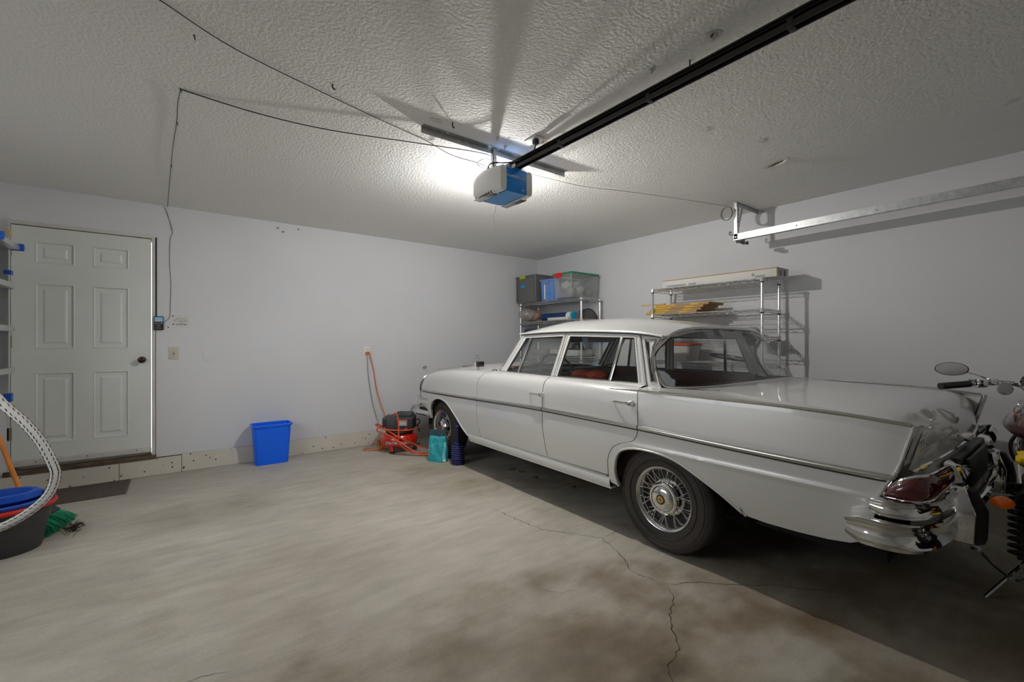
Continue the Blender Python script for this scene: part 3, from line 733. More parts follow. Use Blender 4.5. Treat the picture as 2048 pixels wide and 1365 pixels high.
for sg in (-1, 1):
    MB().tube([(sg*(hw(y)+.006), y, itp(ZE, y)+.002) for y in [lerp(.075, 1.54, i/20) for i in range(21)]], .008, 6).build('drip_rail', 'paint', rf)
    MB().tube([(sg*(hw(y)+.003), y, itp(ZE, y)-.009) for y in [lerp(.09, 1.52, i/20) for i in range(21)]], .0045, 6).build('drip_shadow_line', 'cabin_black', rf)  # black tube stands for the shadow line below the drip rail

# wrap-round rear window
S9 = [-1,-.86,-.68,-.4,0,.4,.68,.86,1]
RB = [(-.715,.040,.968),(-.685,-.085,.971),(-.605,-.180,.978),(-.38,-.235,.988),(0,-.258,.994)]
RT = [(-.665,.125,1.275),(-.640,.085,1.290),(-.560,.055,1.315),(-.33,.040,1.340),(0,.045,1.348)]
def c9(P, s, k): return itp(list(zip(S9[:5], [p[k] for p in P])), -abs(s))
def rg(s, t):
    sgn = -1 if s <= 0 else 1
    b = [c9(RB, s, k) for k in range(3)]; tp = [c9(RT, s, k) for k in range(3)]
    x, y, z = (lerp(b[k], tp[k], t) for k in range(3)); bu = math.sin(PI*t)
    y -= .030*bu*(1-abs(s)**3) - .055*bu*max(0, abs(s)-.55)/.45*.9; x -= .018*bu
    return (-sgn*x, y, z) if sgn > 0 else (x, y, z)
rgp = rounded([(-1,0),(1,0),(1,1),(-1,1)], [.05,.05,.42,.42], 10)
rw = fill(rgp, rg, (.06,.08), hint=(0,-1,.3)).build('rear_window', 'glass', car, fix=False)
lp = []
for i in range(len(rgp)):
    a, b = rgp[i], rgp[(i+1) % len(rgp)]; n = max(1, int(math.hypot(a[0]-b[0], (a[1]-b[1])*.5)/.06))
    for k in range(n): lp.append(rg(lerp(a[0], b[0], k/n), lerp(a[1], b[1], k/n)))
MB().tube(lp, .012, 8, closed=True).build('window_surround', 'silver_trim', rw)
cen = Vector((0,.05,1.15))
MB().tube([Vector(p) + (cen-Vector(p)).normalized()*.014 for p in lp], .009, 6, closed=True).build('window_seal', 'black', rw)
# bodywork under the rear window (cowl of the boot)
MB().grid(lambda u, v: tuple(Vector(rg(lerp(-1,1,u), 0)).lerp(Vector(lid(lerp(-1,1,u)*1.0, 0)), v)), 30, 4).build('rear_cowl', 'paint', car)
# roof edge above the rear window
MB().grid(lambda u, v: tuple(Vector(rg(lerp(-.97,.97,u), 1)).lerp(Vector(roof(lerp(-.97,.97,u), itp([(-1,.085),(-.86,.045),(-.6,.035),(0,.045),(.6,.035),(.86,.045),(1,.085)], lerp(-.97,.97,u)))), v)), 30, 3).build('roof_rear_edge', 'paint', car)

# windscreen
WBt = [(-.700,1.790,.978),(-.62,1.90,.985),(-.46,1.97,.992),(-.2,2.005,.998),(0,2.01,1.0)]
WTp = [(-.628,1.520,1.318),(-.56,1.565,1.335),(-.42,1.605,1.352),(-.2,1.632,1.366),(0,1.640,1.370)]
def wg(s, t):
    sgn = -1 if s <= 0 else 1
    b = [c9(WBt, s, k) for k in range(3)]; tp = [c9(WTp, s, k) for k in range(3)]
    x, y, z = (lerp(b[k], tp[k], t) for k in range(3)); return (x if sgn < 0 else -x, y + .012*math.sin(PI*t), z)
ws = fill(rounded([(-1,0),(1,0),(1,1),(-1,1)], .08), wg, (.08,.12), hint=(0,1,.3)).build('windscreen', 'windscreen', car, fix=False)
wl = [wg(lerp(-1,1,i/30), 0) for i in range(31)] + [wg(1, i/8) for i in range(1, 8)] + [wg(lerp(1,-1,i/30), 1) for i in range(31)] + [wg(-1, 1-i/8) for i in range(1, 8)]
MB().tube(wl, .012, 8, closed=True).build('window_surround', 'silver_trim', ws)
MB().grid(lambda u, v: tuple(Vector(wg(lerp(-1,1,u), 0)).lerp(Vector(hood(lerp(-1,1,u), itp([(-1,1.80),(-.9,1.86),(0,2.0),(.9,1.86),(1,1.80)], lerp(-1,1,u)))), v)), 30, 3).build('cowl', 'paint', car)
for x in (-.34, .10):   # wipers
    MB().tube([(x, 2.0, 1.005), (x+.10, 1.97, 1.03), (x+.38, 1.96, 1.03)], .005, 6).build('wiper', 'black', car)

# ---------------- nose
fn = MB(); fn.grid(lambda u, v: (lerp(-.60,.60,u), 3.255 + .02*math.cos((u-.5)*PI) - .05*v**3, lerp(.50, .93, v)), 14, 10); fn.build('nose_panel', 'paint', car)
gl = MB()
gl.box(-.255, .255, 3.24, 3.330, .50, .955); gl.build('grille_shell', 'chrome', car, bevel=.02)
for k in range(11): MB().box(-.21+.04*k-.006, -.21+.04*k+.006, 3.328, 3.345, .53, .92).build('grille_bar', 'chrome', car)
for sg in (-1, 1):
    MB().grid(lambda u, v: (sg*(.70 + .125*math.cos(2*PI*u)*math.sqrt(max(0,1-v*v))*.95), 3.235 + .05*math.sqrt(max(0, 1-v*v)) , .69 + .16*v), 16, 9, cu=True).build('headlamp', 'glass', car)
    MB().tube([(sg*(.70+.125*math.cos(2*PI*k/24)), 3.24, .69+.17*math.sin(2*PI*k/24)) for k in range(24)], .012, 6, closed=True).build('headlamp_rim', 'chrome', car)
    MB().box(*sorted((sg*.56, sg*.78)), 3.10, 3.21, .52, .82).build('headlamp_bowl', 'paint', car, bevel=.03)
st = MB(); st.lathe([(.022,0),(.020,.012),(.008,.022),(.005,.045)], 12, Matrix.Translation((0,3.30,.955)))
st.tube([(.036*math.cos(2*PI*k/24), 3.30, 1.040+.036*math.sin(2*PI*k/24)) for k in range(24)], .003, 6, closed=True)
for k in range(3):
    a = PI/2 + k*2*PI/3; st.cyl((0,3.30,1.040), (.035*math.cos(a), 3.30, 1.040+.035*math.sin(a)), .004, .0015, 6)
st.build('bonnet_star', 'chrome', car)

# ---------------- bumpers
def mirror_path(h): return [(-x, y, z) for x, y, z in h] + [(x, y, z) for x, y, z in reversed(h)]
def bump_path(pts, k=5):
    h = catmull(pts, k); h = [tuple(p) for p in h]; return h + [(-x, y, z) for x, y, z in reversed(h[:-1])]
low = bump_path([(-.900,-.930,.500),(-.912,-1.00,.502),(-.908,-1.07,.502),(-.880,-1.125,.502),(-.815,-1.165,.500),(-.70,-1.188,.497),(-.45,-1.208,.494),(0,-1.220,.492)])
C = [(-.004,-.060),(.020,-.056),(.036,-.040),(.042,-.012),(.042,.012),(.034,.036),(.014,.052),(-.010,.056),(-.030,.050),(-.012,.040),(.012,.022),(.020,0),(.012,-.030),(-.010,-.046)]
def prof_out(sc=1.0): return [(-a*sc, b*sc) for a, b in C]
sc = [min(1, .55+.45*min(i, len(low)-1-i)/4) for i in range(len(low))]
MB().sweep(low, prof_out(), scale=sc).build('lower_bumper', 'chrome', car, angle=60)
upp = bump_path([(-.886,-1.005,.603),(-.898,-1.05,.604),(-.890,-1.10,.605),(-.855,-1.145,.606),(-.78,-1.172,.606),(-.60,-1.195,.605),(-.53,-1.20,.605)])
half = [p for p in upp if p[0] < 0]
for sg in (-1, 1):
    pth = half if sg < 0 else [(-x, y, z) for x, y, z in reversed(half)]
    ss = [min(1, .6+.4*(i if sg < 0 else len(pth)-1-i)/4) for i in range(len(pth))]
    MB().sweep(pth, [(-a*.62, b*.62) for a, b in C], scale=ss).build('upper_bumper', 'chrome', car, angle=60)
    # overriders: chrome wedge with black rubber face
    x0, x1 = sg*.545, sg*.455; a, b = min(x0, x1), max(x0, x1)
    ov = MB().add([(a,-1.155,.425),(b,-1.155,.425),(b,-1.262,.428),(a,-1.262,.428),(a,-1.155,.560),(b,-1.155,.560),(b,-1.268,.555),(a,-1.268,.555),(a+.006,-1.155,.650),(b-.006,-1.155,.650),(b-.006,-1.236,.652),(a+.006,-1.236,.652)],
        [(0,1,2,3),(0,4,5,1),(1,5,6,2),(2,6,7,3),(3,7,4,0),(4,8,9,5),(5,9,10,6),(6,10,11,7),(7,11,8,4),(8,11,10,9)])
    oo = ov.build('overrider', 'chrome', car, bevel=.007, angle=50)
    rb = MB().add([(a+.006,-1.262,.428),(b-.006,-1.262,.428),(b-.008,-1.290,.440),(a+.008,-1.290,.440),(a+.006,-1.268,.555),(b-.006,-1.268,.555),(b-.008,-1.294,.556),(a+.008,-1.294,.556),(a+.010,-1.237,.646),(b-.010,-1.237,.646),(b-.012,-1.258,.640),(a+.012,-1.258,.640)],
        [(0,1,2,3),(0,4,5,1),(1,5,6,2),(2,6,7,3),(3,7,4,0),(4,8,9,5),(5,9,10,6),(6,10,11,7),(7,11,8,4),(8,11,10,9)])
    rb.build('rubber_pad', 'rubber', oo, bevel=.004)
    # front bumper quarter, seen end-on beside the front wheel
    fb = catmull([(sg*.875,2.965,.475),(sg*.890,3.10,.475),(sg*.885,3.22,.475),(sg*.83,3.32,.475),(sg*.70,3.385,.475),(sg*.40,3.415,.475),(0,3.425,.475)], 4)
    fb = [tuple(p) for p in fb]; k = 1 if sg < 0 else -1
    MB().sweep(fb, [(a*.9*k*1, b*.9) for a, b in C]).build('front_bumper', 'chrome', car, angle=60)
    fu = [tuple(p) for p in catmull([(sg*.872,2.955,.585),(sg*.880,3.10,.585),(sg*.872,3.22,.585),(sg*.80,3.33,.585),(sg*.55,3.375,.585)], 4)]
    MB().sweep(fu, [(a*.6*k, b*.6) for a, b in C]).build('front_upper_bumper', 'chrome', car, angle=60)
    # tail lamps wrapping the corner
    lampP = [(-.872,-1.042),(-.882,-1.075),(-.884,-1.115),(-.876,-1.150),(-.850,-1.176),(-.80,-1.190),(-.70,-1.198),(-.60,-1.203)]
    zb = [.636,.637,.639,.642,.646,.650,.655,.660]; ztp = [.640,.690,.722,.738,.744,.746,.744,.742]
    cs = [0]
    for i in range(7): cs.append(cs[-1] + math.hypot(lampP[i+1][0]-lampP[i][0], lampP[i+1][1]-lampP[i][1]))
    cs = [c/cs[-1] for c in cs]
    def lamp(u0, u1, off):
        def fn(u, v):
            u = lerp(u0, u1, u)
            x, y = itp(list(zip(cs, [p[0] for p in lampP])), u), itp(list(zip(cs, [p[1] for p in lampP])), u)
            b, t = itp(list(zip(cs, zb)), u), itp(list(zip(cs, ztp)), u); e = off*math.sin(PI*v)**.6*min(1, u*6+.15) - .012*(1-math.sin(PI*v)**.6)
            nx, ny = lerp(-1, 0, sstep(.1,.8,u)), lerp(0, -1, sstep(.1,.8,u))
            return (-sg*(x + nx*e), y + ny*e, lerp(b, t, v))
        return fn
    hous = MB().grid(lamp(0, 1, -.004), 24, 8).build('tail_lamp_housing', 'chrome', car)
    MB().grid(lamp(.03, .56, .014), 20, 12).build('red_lens', 'red_lens', hous)
    MB().grid(lamp(.575, .97, .012), 14, 12).build('rear_lens', 'red_lens', hous)
    MB().tube([lamp(0,1,.004)(i/24, 1) for i in range(25)], .006, 6).build('lamp_moulding', 'chrome', hous)
    MB().tube([lamp(0,1,.004)(i/24, 0) for i in range(25)], .006, 6).build('lamp_moulding', 'chrome', hous)
    # bright filler between side panel, fin end and lamp
    MB().add([(sg*.874,-1.034,.622),(sg*.876,-1.090,.745),(sg*.80,-1.125,.742),(sg*.82,-1.12,.64)], [(0,1,2,3)]).build('lamp_surround', 'chrome', car)
    # plate lamp brackets
    MB().add([(sg*.50,-1.200,.730),(sg*.36,-1.215,.712),(sg*.36,-1.235,.690),(sg*.50,-1.225,.665),(sg*.50,-1.165,.735),(sg*.36,-1.165,.735),(sg*.36,-1.165,.640),(sg*.50,-1.165,.640)], [(0,1,2,3),(0,4,5,1),(1,5,6,2),(2,6,7,3),(3,7,4,0)]).build('reversing_lamp', 'chrome', car, bevel=.004)
# tail panel and valance
MB().grid(lambda u, v: (lerp(-.80,.80,u), lerp(-1.02, -1.165, sstep(0,.35,v)) + .05*abs(2*u-1)**3, lerp(.39, .745, v)), 20, 12).build('tail_panel', 'paint', car)
MB().box(-.36, .36, -1.195, -1.160, .655, .735).build('plate_recess', 'black', car, bevel=.006)
MB().box(-.27, .27, -1.215, -1.200, .58, .72).build('licence_plate', 'black', car, bevel=.004)
# under-structure, wheel wells
MB().box(-.60, .60, -1.0, 3.15, .265, .40).box(-.80, .80, .42, 2.02, .285, .32).build('underbody', 'underbody', car)
MB().box(-.60, .60, -1.05, -.30, .40, .90).build('boot_floor', 'underbody', car)
MB().box(-.60, .60, 2.05, 3.18, .40, .86).build('engine_bay', 'underbody', car)
for sg in (-1, 1):
    for yc, y0, y1 in ((-.06, -.56, .33), (2.52, 2.06, 2.95)):
        w = MB()
        def well(u, v):
            a = lerp(PI, 0, u); return (sg*lerp(.56, .855, v), yc + (y1-y0)/2*math.cos(a)*1.0, .315 + .335*max(.03, math.sin(a)))
        w.grid(well, 18, 3); w.build('wheel_well', 'underbody', car)
# ---------------- wheels
def wheel(y, sg, root):
    cx = sg*.725; M = Matrix.Translation((cx, y, .315)) @ Matrix.Rotation(sg*PI/2, 4, 'Y')    # local +z = outward
    prof = [(.188,-.075),(.215,-.088),(.262,-.092),(.292,-.084),(.306,-.070),(.314,-.058),(.3155,-.02),(.3155,.02),(.314,.058),(.306,.070),(.292,.084),(.262,.090),(.235,.088),(.205,.080),(.186,.072)]
    t = MB().lathe(prof, 56, M, cap=False); tyre = t.build('wheel', 'tyre', root)
    for rr in (-.036, -.012, .012, .036): MB().lathe([(.3158, rr-.002), (.3163, rr), (.3158, rr+.002)], 40, M, cap=False).build('tread_groove', 'dark_gap', tyre)
    for rr in (.226, .272, .290): MB().lathe([(rr-.0022, .0880 if rr < .28 else .0835), (rr, .0915 if rr < .28 else .0868), (rr+.0022, .0880 if rr < .28 else .0835)], 48, M, cap=False).build('sidewall_rib', 'tyre', tyre)
    rim = MB().lathe([(.150,-.06),(.160,.02),(.166,.052),(.173,.066),(.180,.074),(.188,.078),(.191,.074),(.190,.066),(.180,.06)], 48, M, cap=False).build('wheel_rim', 'chrome_soft', tyre)
    MB().lathe([(.165,.012),(.10,.0),(.03,-.004),(0,-.004)], 32, M).build('wheel_disc', 'black', tyre)
    hub = MB().lathe([(.062,.0),(.066,.030),(.104,.026),(.110,.020),(.110,.012)], 32, M, cap=False).build('hub_ring', 'chrome_soft', tyre)
    sp = MB(); n = 20
    for k in range(n):
        for lay in (0, 1):
            a0 = 2*PI*(k+.5*lay)/n; d = (.30 if k % 2 else -.30); a1 = a0 + d
            p0 = M @ Vector((.070*math.cos(a0), .070*math.sin(a0), .052 if lay else .030)); p1 = M @ Vector((.171*math.cos(a1), .171*math.sin(a1), .056 if lay else .036))
            sp.tube([p0, p1], .0017, 5)
            q = M @ Vector((.160*math.cos(a1), .160*math.sin(a1), .055 if lay else .036)); sp.tube([q, p1], .0036, 5)
    s_ = sp.build('spokes', 'chrome', tyre, fix=False)
    cap = MB().lathe([(.090,.045),(.095,.060),(.094,.072),(.086,.079),(.075,.080),(.073,.083),(.055,.091),(.030,.0955),(0,.097)], 40, M).build('hub_cap', 'chrome', tyre)
    MB().lathe([(.0765,.0795),(.0750,.0822),(.0735,.0815)], 40, M, cap=False).build('cap_line', 'black', tyre)
    MB().lathe([(.0300,.0950),(.0285,.0975),(.0225,.0985),(.0215,.0970)], 32, M, cap=False).build('badge_ring', 'black', tyre)
    MB().lathe([(.0215,.0960),(.0205,.0990),(0,.1000)], 28, M).build('badge', 'gold', tyre)
    tri = MB()
    for k in range(3):
        a = PI/2 + k*2*PI/3; tri.tube([M @ Vector((0,0,.1006)), M @ Vector((.017*math.cos(a), .017*math.sin(a), .0998))], [.0022,.001], 5)
    tri.build('badge_mark', 'brown_bag', tyre)
for y in (0, 2.75):
    for sg in (-1, 1):
        wheel(y, sg, car)

# ---------------- fender mirror
mr = MB(); mr.tube([(-.745,2.12,.972),(-.748,2.10,.985),(-.75,2.09,1.0)], [.010,.006,.005], 8)
mo = mr.build('wing_mirror', 'chrome', car)
MB().ball((-.75,2.09,1.03), .05, 14, 8, (.95,.45,.62)).build('mirror_shell', 'chrome', mo)
MB().box(-.795,-.707,2.055,2.066,1.006,1.058).build('mirror_glass', 'black_gloss', mo, bevel=.004)
MB().ball((-.76,1.80,.985), .025, 10, 6, (1,1.4,.5)).build('cowl_vent_cap', 'chrome_soft', car)

# ---------------- cabin
MB().box(-.70, .70, -.10, 1.95, .33, .36).build('cabin_floor', 'cabin_black', car)
def bench(y0, y1, zc, zb, nm):
    s = MB(); s.box(-.66, .66, y0, y1, .36, zc); s.build('seat_cushion', 'leather', car, bevel=.04, bseg=3)
    # backrest with vertical pleats
    def bk(u, v):
        x = lerp(-.67, .67, u); pl = .007*abs(math.sin(u*PI*18)); t = v
        pts = [(0,.0),(.30,.0),(.42,.02),(.47,.07),(.45,.12),(.38,.15),(0,.17)]
        k = t*(len(pts)-1); i = min(int(k), len(pts)-2); f = k-i
        zz = lerp(pts[i][0], pts[i+1][0], f)/.47; yy = lerp(pts[i][1], pts[i+1][1], f)
        edge = 1 - .16*abs(2*u-1)**6
        return (x, y0 + .07 - yy - .04*zz - pl*(1 if v < .5 else -1), lerp(zc-.05, zb, zz*edge))
    MB().grid(bk, 110, 25).build(nm, 'leather', car, angle=80)
bench(.12, .62, .52, .955, 'rear_backrest')
bench(.92, 1.36, .52, .955, 'front_backrest')
MB().grid(lambda u, v: (lerp(-.69,.69,u)*(1-.06*v), lerp(.16, -.19, v) + .16*abs(2*u-1)**3*v, .935), 12, 6).build('parcel_shelf', 'leather', car)
for sg in (-1, 1):
    MB().box(*sorted((sg*.72, sg*.76)), .15, 1.80, .36, .975).build('door_trim', 'leather', car)
ds = MB().box(-.70, .70, 1.66, 1.86, .78, .985); ds.build('dashboard', 'cabin_black', car, bevel=.03, bseg=3)
MB().box(-.68, .68, 1.645, 1.665, .86, .955).build('wood_fascia', 'wood', car, bevel=.006)
for sg in (-1, 1): MB().tube([(sg*.70,1.60,1.02),(sg*.655,1.70,.995)], .012, 6).build('wood_pillar_trim', 'wood', car)
sw = MB(); c = Vector((-.36, 1.36, .955)); ax = Vector((0, -.86, .5)).normalized(); u_ = Vector((1,0,0)); v_ = ax.cross(u_)
sw.tube([c + (u_*math.cos(2*PI*k/40) + v_*math.sin(2*PI*k/40))*.205 for k in range(40)], .011, 8, closed=True)
for a in (0, PI): sw.tube([c - ax*.03, c + (u_*math.cos(a)+v_*math.sin(a))*.20], .010, 6)
sw.tube([c - ax*.01, c - ax*.40], .022, 8); so = sw.build('steering_wheel', 'cabin_black', car)
MB().tube([c + ax*.01 + (u_*math.cos(PI*k/20+PI) + v_*math.sin(PI*k/20+PI))*.125 for k in range(21)], .005, 6).build('horn_ring', 'chrome', so)
MB().box(-.16, .16, 1.57, 1.59, 1.245, 1.30).build('rear_view_mirror', 'cabin_black', car, bevel=.008)
for x in (-.36, .36): MB().box(x-.2, x+.2, 1.50, 1.512, 1.245, 1.325).build('sun_visor', 'headliner', car, bevel=.01)
# ================================================================== ceiling: lamp, door opener, hardware
lampr = thing('ceiling_bulb', 'bare light bulb in a white ceiling socket hidden behind the garage door opener', 'lamp', (BULB[0], BULB[1], CE))
MB().lathe([(.055,-.001),(.055,-.016),(.035,-.024),(.022,-.034),(.020,-.066),(0,-.066)], 20).build('lamp_socket', 'white_plastic', lampr)
MB().lathe([(.018,-.066),(.026,-.074),(.037,-.090),(.0445,-.1038),(.0455,-.1045),(.0450,-.1015),(.038,-.087),(.026,-.070),(.018,-.062)], 40, cap=False).build('added_opal_shade', 'added_opal_glass', lampr)  # added shade, shaped to limit the hot spot on the ceiling
MB().ball((0,0,BULB[2]-CE), .013, 16, 10).build('bulb', 'bulb_glow', lampr)

op = thing('garage_door_opener', 'white and blue garage door opener with long dark rail hanging from the ceiling', 'door opener', (1.765, 2.28, 2.225))
# blue chassis between two white shells
OWB, OD, OH = .082, .34, .155
MB().box(-OWB, OWB, .004, OD-.03, .004, OH).build('chassis', 'blue_badge', op, bevel=.004)
fp = MB().box(-OWB, OWB, 0, .006, .0, OH).build('front_panel', 'blue_badge', op, bevel=.002)
MB().box(-OWB, OWB, .002, OD-.06, -.004, .004).build('bottom_panel', 'blue_under', op, bevel=.002)
text_part('CHAMBERLAIN', .0215, .0006, 'print_white', fp, Matrix.Translation((-.002, -.001, .098)) @ Matrix.Rotation(PI/2, 4, 'X'), 'lettering', spacing=1.08)
lg = MB(); lg.tube([(.055+.007*math.cos(2*PI*k/14), -.0012, .022+.007*math.sin(2*PI*k/14)) for k in range(12)], .0016, 5); lg.tube([(.036,-.0012,.020),(.044,-.0012,.020)], .0014, 5); lg.build('logo', 'print_white', fp)
for sg in (-1, 1):
    # rounded shell: sections along depth
    def shell(u, v):
        y = lerp(0, OD, u); k = math.sqrt(max(0, 1-(max(0, u-.70)/.30)**2*.98))
        wdt = .068*math.sin(min(1, .42+u*1.1)*PI/2)*(k**.8) + .006
        h0 = lerp(-.004, .030, sstep(.7, 1, u)); h1 = OH + .010*math.sin(PI*u) - .030*sstep(.55, 1, u)
        a = v*2*PI; cx_, cz_ = math.cos(a), math.sin(a)
        sx = abs(cx_)**.45*(1 if cx_ >= 0 else -1); sz = abs(cz_)**.45*(1 if cz_ >= 0 else -1)
        return (sg*(OWB + wdt*(.5+.5*sx)), y, lerp(h0, h1, .5+.5*sz))
    shl = MB(); shl.grid(shell, 20, 32, cv=True)
    n = 32; shl.f.append(tuple(range(n))); shl.f.append(tuple(19*n+i for i in range(n)))
    so = shl.build('light_cover' , 'white_plastic', op, angle=50)
    # slatted clear lens low on the side
    lens = MB()
    for k in range(9):
        y = .085+.024*k; lens.box(*sorted((sg*(OWB+.012), sg*(OWB+.066-.0004*(k-3)**2))), y, y+.009, -.010+.0009*k, .052-.004*abs(k-3))
    lens.build('lens_louvres', 'black', so)
    MB().box(*sorted((sg*(OWB+.004), sg*(OWB+.060))), .07, .30, -.007, .001).build('lens_edge', 'chrome_soft', so, bevel=.002)
for x in (-.105, .105):
    hb = MB()
    hb.box(x-.014, x+.014, .100, .103, OH-.02, .290); hb.box(x-.014, x-.011, .100, .128, OH-.02, .290)
    hb.build('hanger_strap', 'galv', op)
    for k in range(4): MB().lathe([(.005,0),(.005,.001),(0,.001)], 8, Matrix.Translation((x+.002, .0995, OH+.02+.028*k)) @ Matrix.Rotation(PI/2, 4, 'X')).build('strap_hole', 'print_white', op)
rl = MB()
RZ = OH + .022
rl.box(-.020, .020, -3.45, .10, RZ-.004, RZ+.006); rl.box(-.020, -.014, -3.45, .10, RZ-.026, RZ+.006); rl.box(.014, .020, -3.45, .10, RZ-.026, RZ+.006); rl.box(-.028,.028,-3.45,.10,RZ+.018,RZ+.024); rl.box(-.012,.012,-3.45,.10,RZ+.004,RZ+.020)
rail = rl.build('rail', 'steel_dark', op)
for y in (-.42, -1.02, -1.62): MB().box(-.022, .022, y-.012, y+.012, RZ-.028, RZ+.007).build('rail_joint', 'steel_dark', rail, bevel=.003)
MB().box(-.03, .03, -.02, .02, OH-.004, RZ).box(-.045,.045,.0,.06,OH-.004,OH+.006).build('rail_bracket', 'chrome_soft', op)
for x in (-.055, .05): MB().box(x-.012, x+.012, -.004, .02, OH-.012, OH+.012).build('front_clip', 'clear_plastic', op)
MB().tube(catmull([(.02,.26,.0),(.014,.262,-.05),(.0,.265,-.09),(-.002,.265,-.12),(.014,.268,-.16)], 5), .0016, 6).build('antenna_wire', 'print_white', op)
# angle iron screwed to the ceiling
ai = thing('ceiling_angle_iron', 'grey perforated angle iron screwed across the ceiling above the door opener', 'bracket', (1.73, 2.42, CE))
MB().box(-.575, .60, -.032, .003, -.004, -.0005).box(-.575, .60, 0, .003, -.040, -.0005).build('angle_bar', 'galv', ai)
for x in (-.40, -.02, .15, .45): MB().lathe([(.009,-.009),(.009,-.004),(0,-.004)], 6, Matrix.Translation((x, -.016, 0))).build('bolt', 'chrome_soft', ai)
# wiring
def cable(name, label, pts, r, mat, k=6, cat='wire', smooth=True, n=6):
    p = catmull(pts, k) if smooth else [Vector(q) for q in pts]
    o = MB().tube(p, r, n).build(name, mat); return tag(o, label, cat)
zc = CE-.006
cable('ceiling_wire', 'thin dark wire sagging across the ceiling from the top left to the opener', [(-.12,2.09,zc),(-.052,2.114,zc),(.199,2.25,zc-.01),(.63,2.396,zc-.004),(1.0,2.50,zc-.002),(1.251,2.566,zc),(1.46,2.60,2.50),(1.60,2.50,2.45),(1.68,2.44,2.41)], .0022, 'wire_dark')
cable('ceiling_wire', 'dark wire drooping from the stapled run on the ceiling to the opener', [(.012,2.797,zc),(.35,2.80,2.515),(.713,2.74,2.505),(1.2,2.57,2.498),(1.62,2.42,2.485),(1.69,2.40,2.43)], .0030, 'wire_dark')
cable('ceiling_wire', 'wire stapled along the ceiling and down the wall to the black wall console', [(.012,2.797,zc),(.000,3.0,zc+.002),(-.004,3.236,zc+.002),(-.022,3.6,zc+.001),(-.037,4.037,zc+.002),(-.055,4.6,zc+.003),(-.075,5.27,zc),(-.088,5.303,2.50),(-.060,5.304,2.40),(-.036,5.303,2.30),(-.055,5.304,2.22),(-.060,5.305,2.0),(-.050,5.305,1.8),(-.055,5.305,1.6),(-.058,5.305,1.50),(-.075,5.303,1.46),(-.110,5.300,1.43)], .0016, 'wire_dark')
cable('wall_wire', 'short pale wire end curling down the wall beside the ceiling line', [(-.105,5.304,2.532),(-.075,5.303,2.46),(-.052,5.304,2.36),(-.048,5.305,2.31)], .0015, 'wire_grey')
cable('ceiling_wire', 'pale wire running from the opener across the ceiling to the coil on the track bracket', [(1.86,2.50,2.40),(1.98,2.56,2.47),(2.119,2.575,2.515),(2.6,2.50,2.505),(2.981,2.375,2.508),(3.5,2.22,2.510),(4.05,2.05,2.500)], .0018, 'wire_grey')
for k, (x, y) in enumerate([(.055,2.277),(.012,2.797),(-.003,3.236),(-.037,4.037)]):
    o = MB().cyl((x, y, CE), (x+.004, y, CE-.022), .0035, .002, 6).build('ceiling_staple', 'wire_dark', loc=(0,0,0)); tag(o, ['nail in the ceiling at the top of the stapled wire run','staple where the ceiling wire turns towards the opener','second staple along the ceiling wire','staple nearest the entry door on the ceiling wire'][k], 'nail', 'staples on the ceiling wire')
# power outlet with the opener's plug
ou = thing('ceiling_outlet', 'white ceiling power outlet with a black plug above the opener rail', 'outlet', (1.80, 2.15, CE))
MB().box(-.035, .035, -.06, .06, -.008, 0).build('cover_plate', 'white_plastic', ou, bevel=.002)
pc = MB().box(-.016, .016, -.035, -.003, -.040, -.008).build('plug', 'black', ou, bevel=.004)
MB().tube(catmull([(0,-.02,-.038),(-.01,-.01,-.085),(-.03,.03,-.115),(-.09,.14,-.125),(-.16,.24,-.115),(-.17,.27,-.15)], 6), .0045, 6).build('power_cord', 'black', ou)
cw = MB()
for k in range(4):
    r = .030+.004*k; cw.tube([(.075+r*1.5*math.cos(a)+.004*k, -.055+.01*k, -.030+.45*r*math.sin(a)-.004*k) for a in [2*PI*j/20+k for j in range(17)]], .0014, 5)
tag(cw.build('copper_wire_bundle', 'copper', loc=(1.80, 2.15, CE)), 'loose bundle of thin copper wire hanging by the ceiling outlet', 'wire')
for k, (a, h) in enumerate([(0,.02),(.8,.03),(1.7,.0)]):
    pass
cable('opener_wire', 'loose loops of thin grey wire on top of the opener', [(1.62,2.45,2.40),(1.58,2.47,2.43),(1.62,2.44,2.46),(1.70,2.42,2.455),(1.78,2.43,2.45),(1.74,2.45,2.42),(1.66,2.46,2.415),(1.63,2.43,2.39)], .0028, 'wire_grey')
# torn drywall, holes and old fixings on the ceiling: pieces of the ceiling
ceil = bpy.data.objects['ceiling']
def torn(x, y, w, d, rot, seed, hole=True):
    random.seed(seed); M = Matrix.Translation((x, y, CE)) @ Matrix.Rotation(rot, 4, 'Z')
    def blob(rx, ry, z, n=11): return [(M @ Vector((rx*math.cos(2*PI*k/n)*random.uniform(.7,1.15), ry*math.sin(2*PI*k/n)*random.uniform(.7,1.15), z))) for k in range(n)]
    p = blob(w*1.5, d*1.5, -.0022); q = [M @ Vector((0,0,-.004))]
    m = MB(); m.add(p+q, [(k, (k+1) % 11, 11) for k in range(11)]); m.build('torn_paper', 'torn_paper', ceil, fix=False)
    if hole:
        m = MB(); m.add(blob(w*.8, d*.7, -.0052), [tuple(range(11))]); m.build('ceiling_hole', 'gypsum_brown', ceil, fix=False)
        m = MB(); a = [M @ Vector(v) for v in [(-w,-d*.5,-.003),(w*.2,-d*.8,-.004),(w*.3,d*.1,-.020),(-w*.8,d*.3,-.028)]]; m.add(a, [(0,1,2,3)]); m.build('torn_flap', 'torn_paper', ceil)
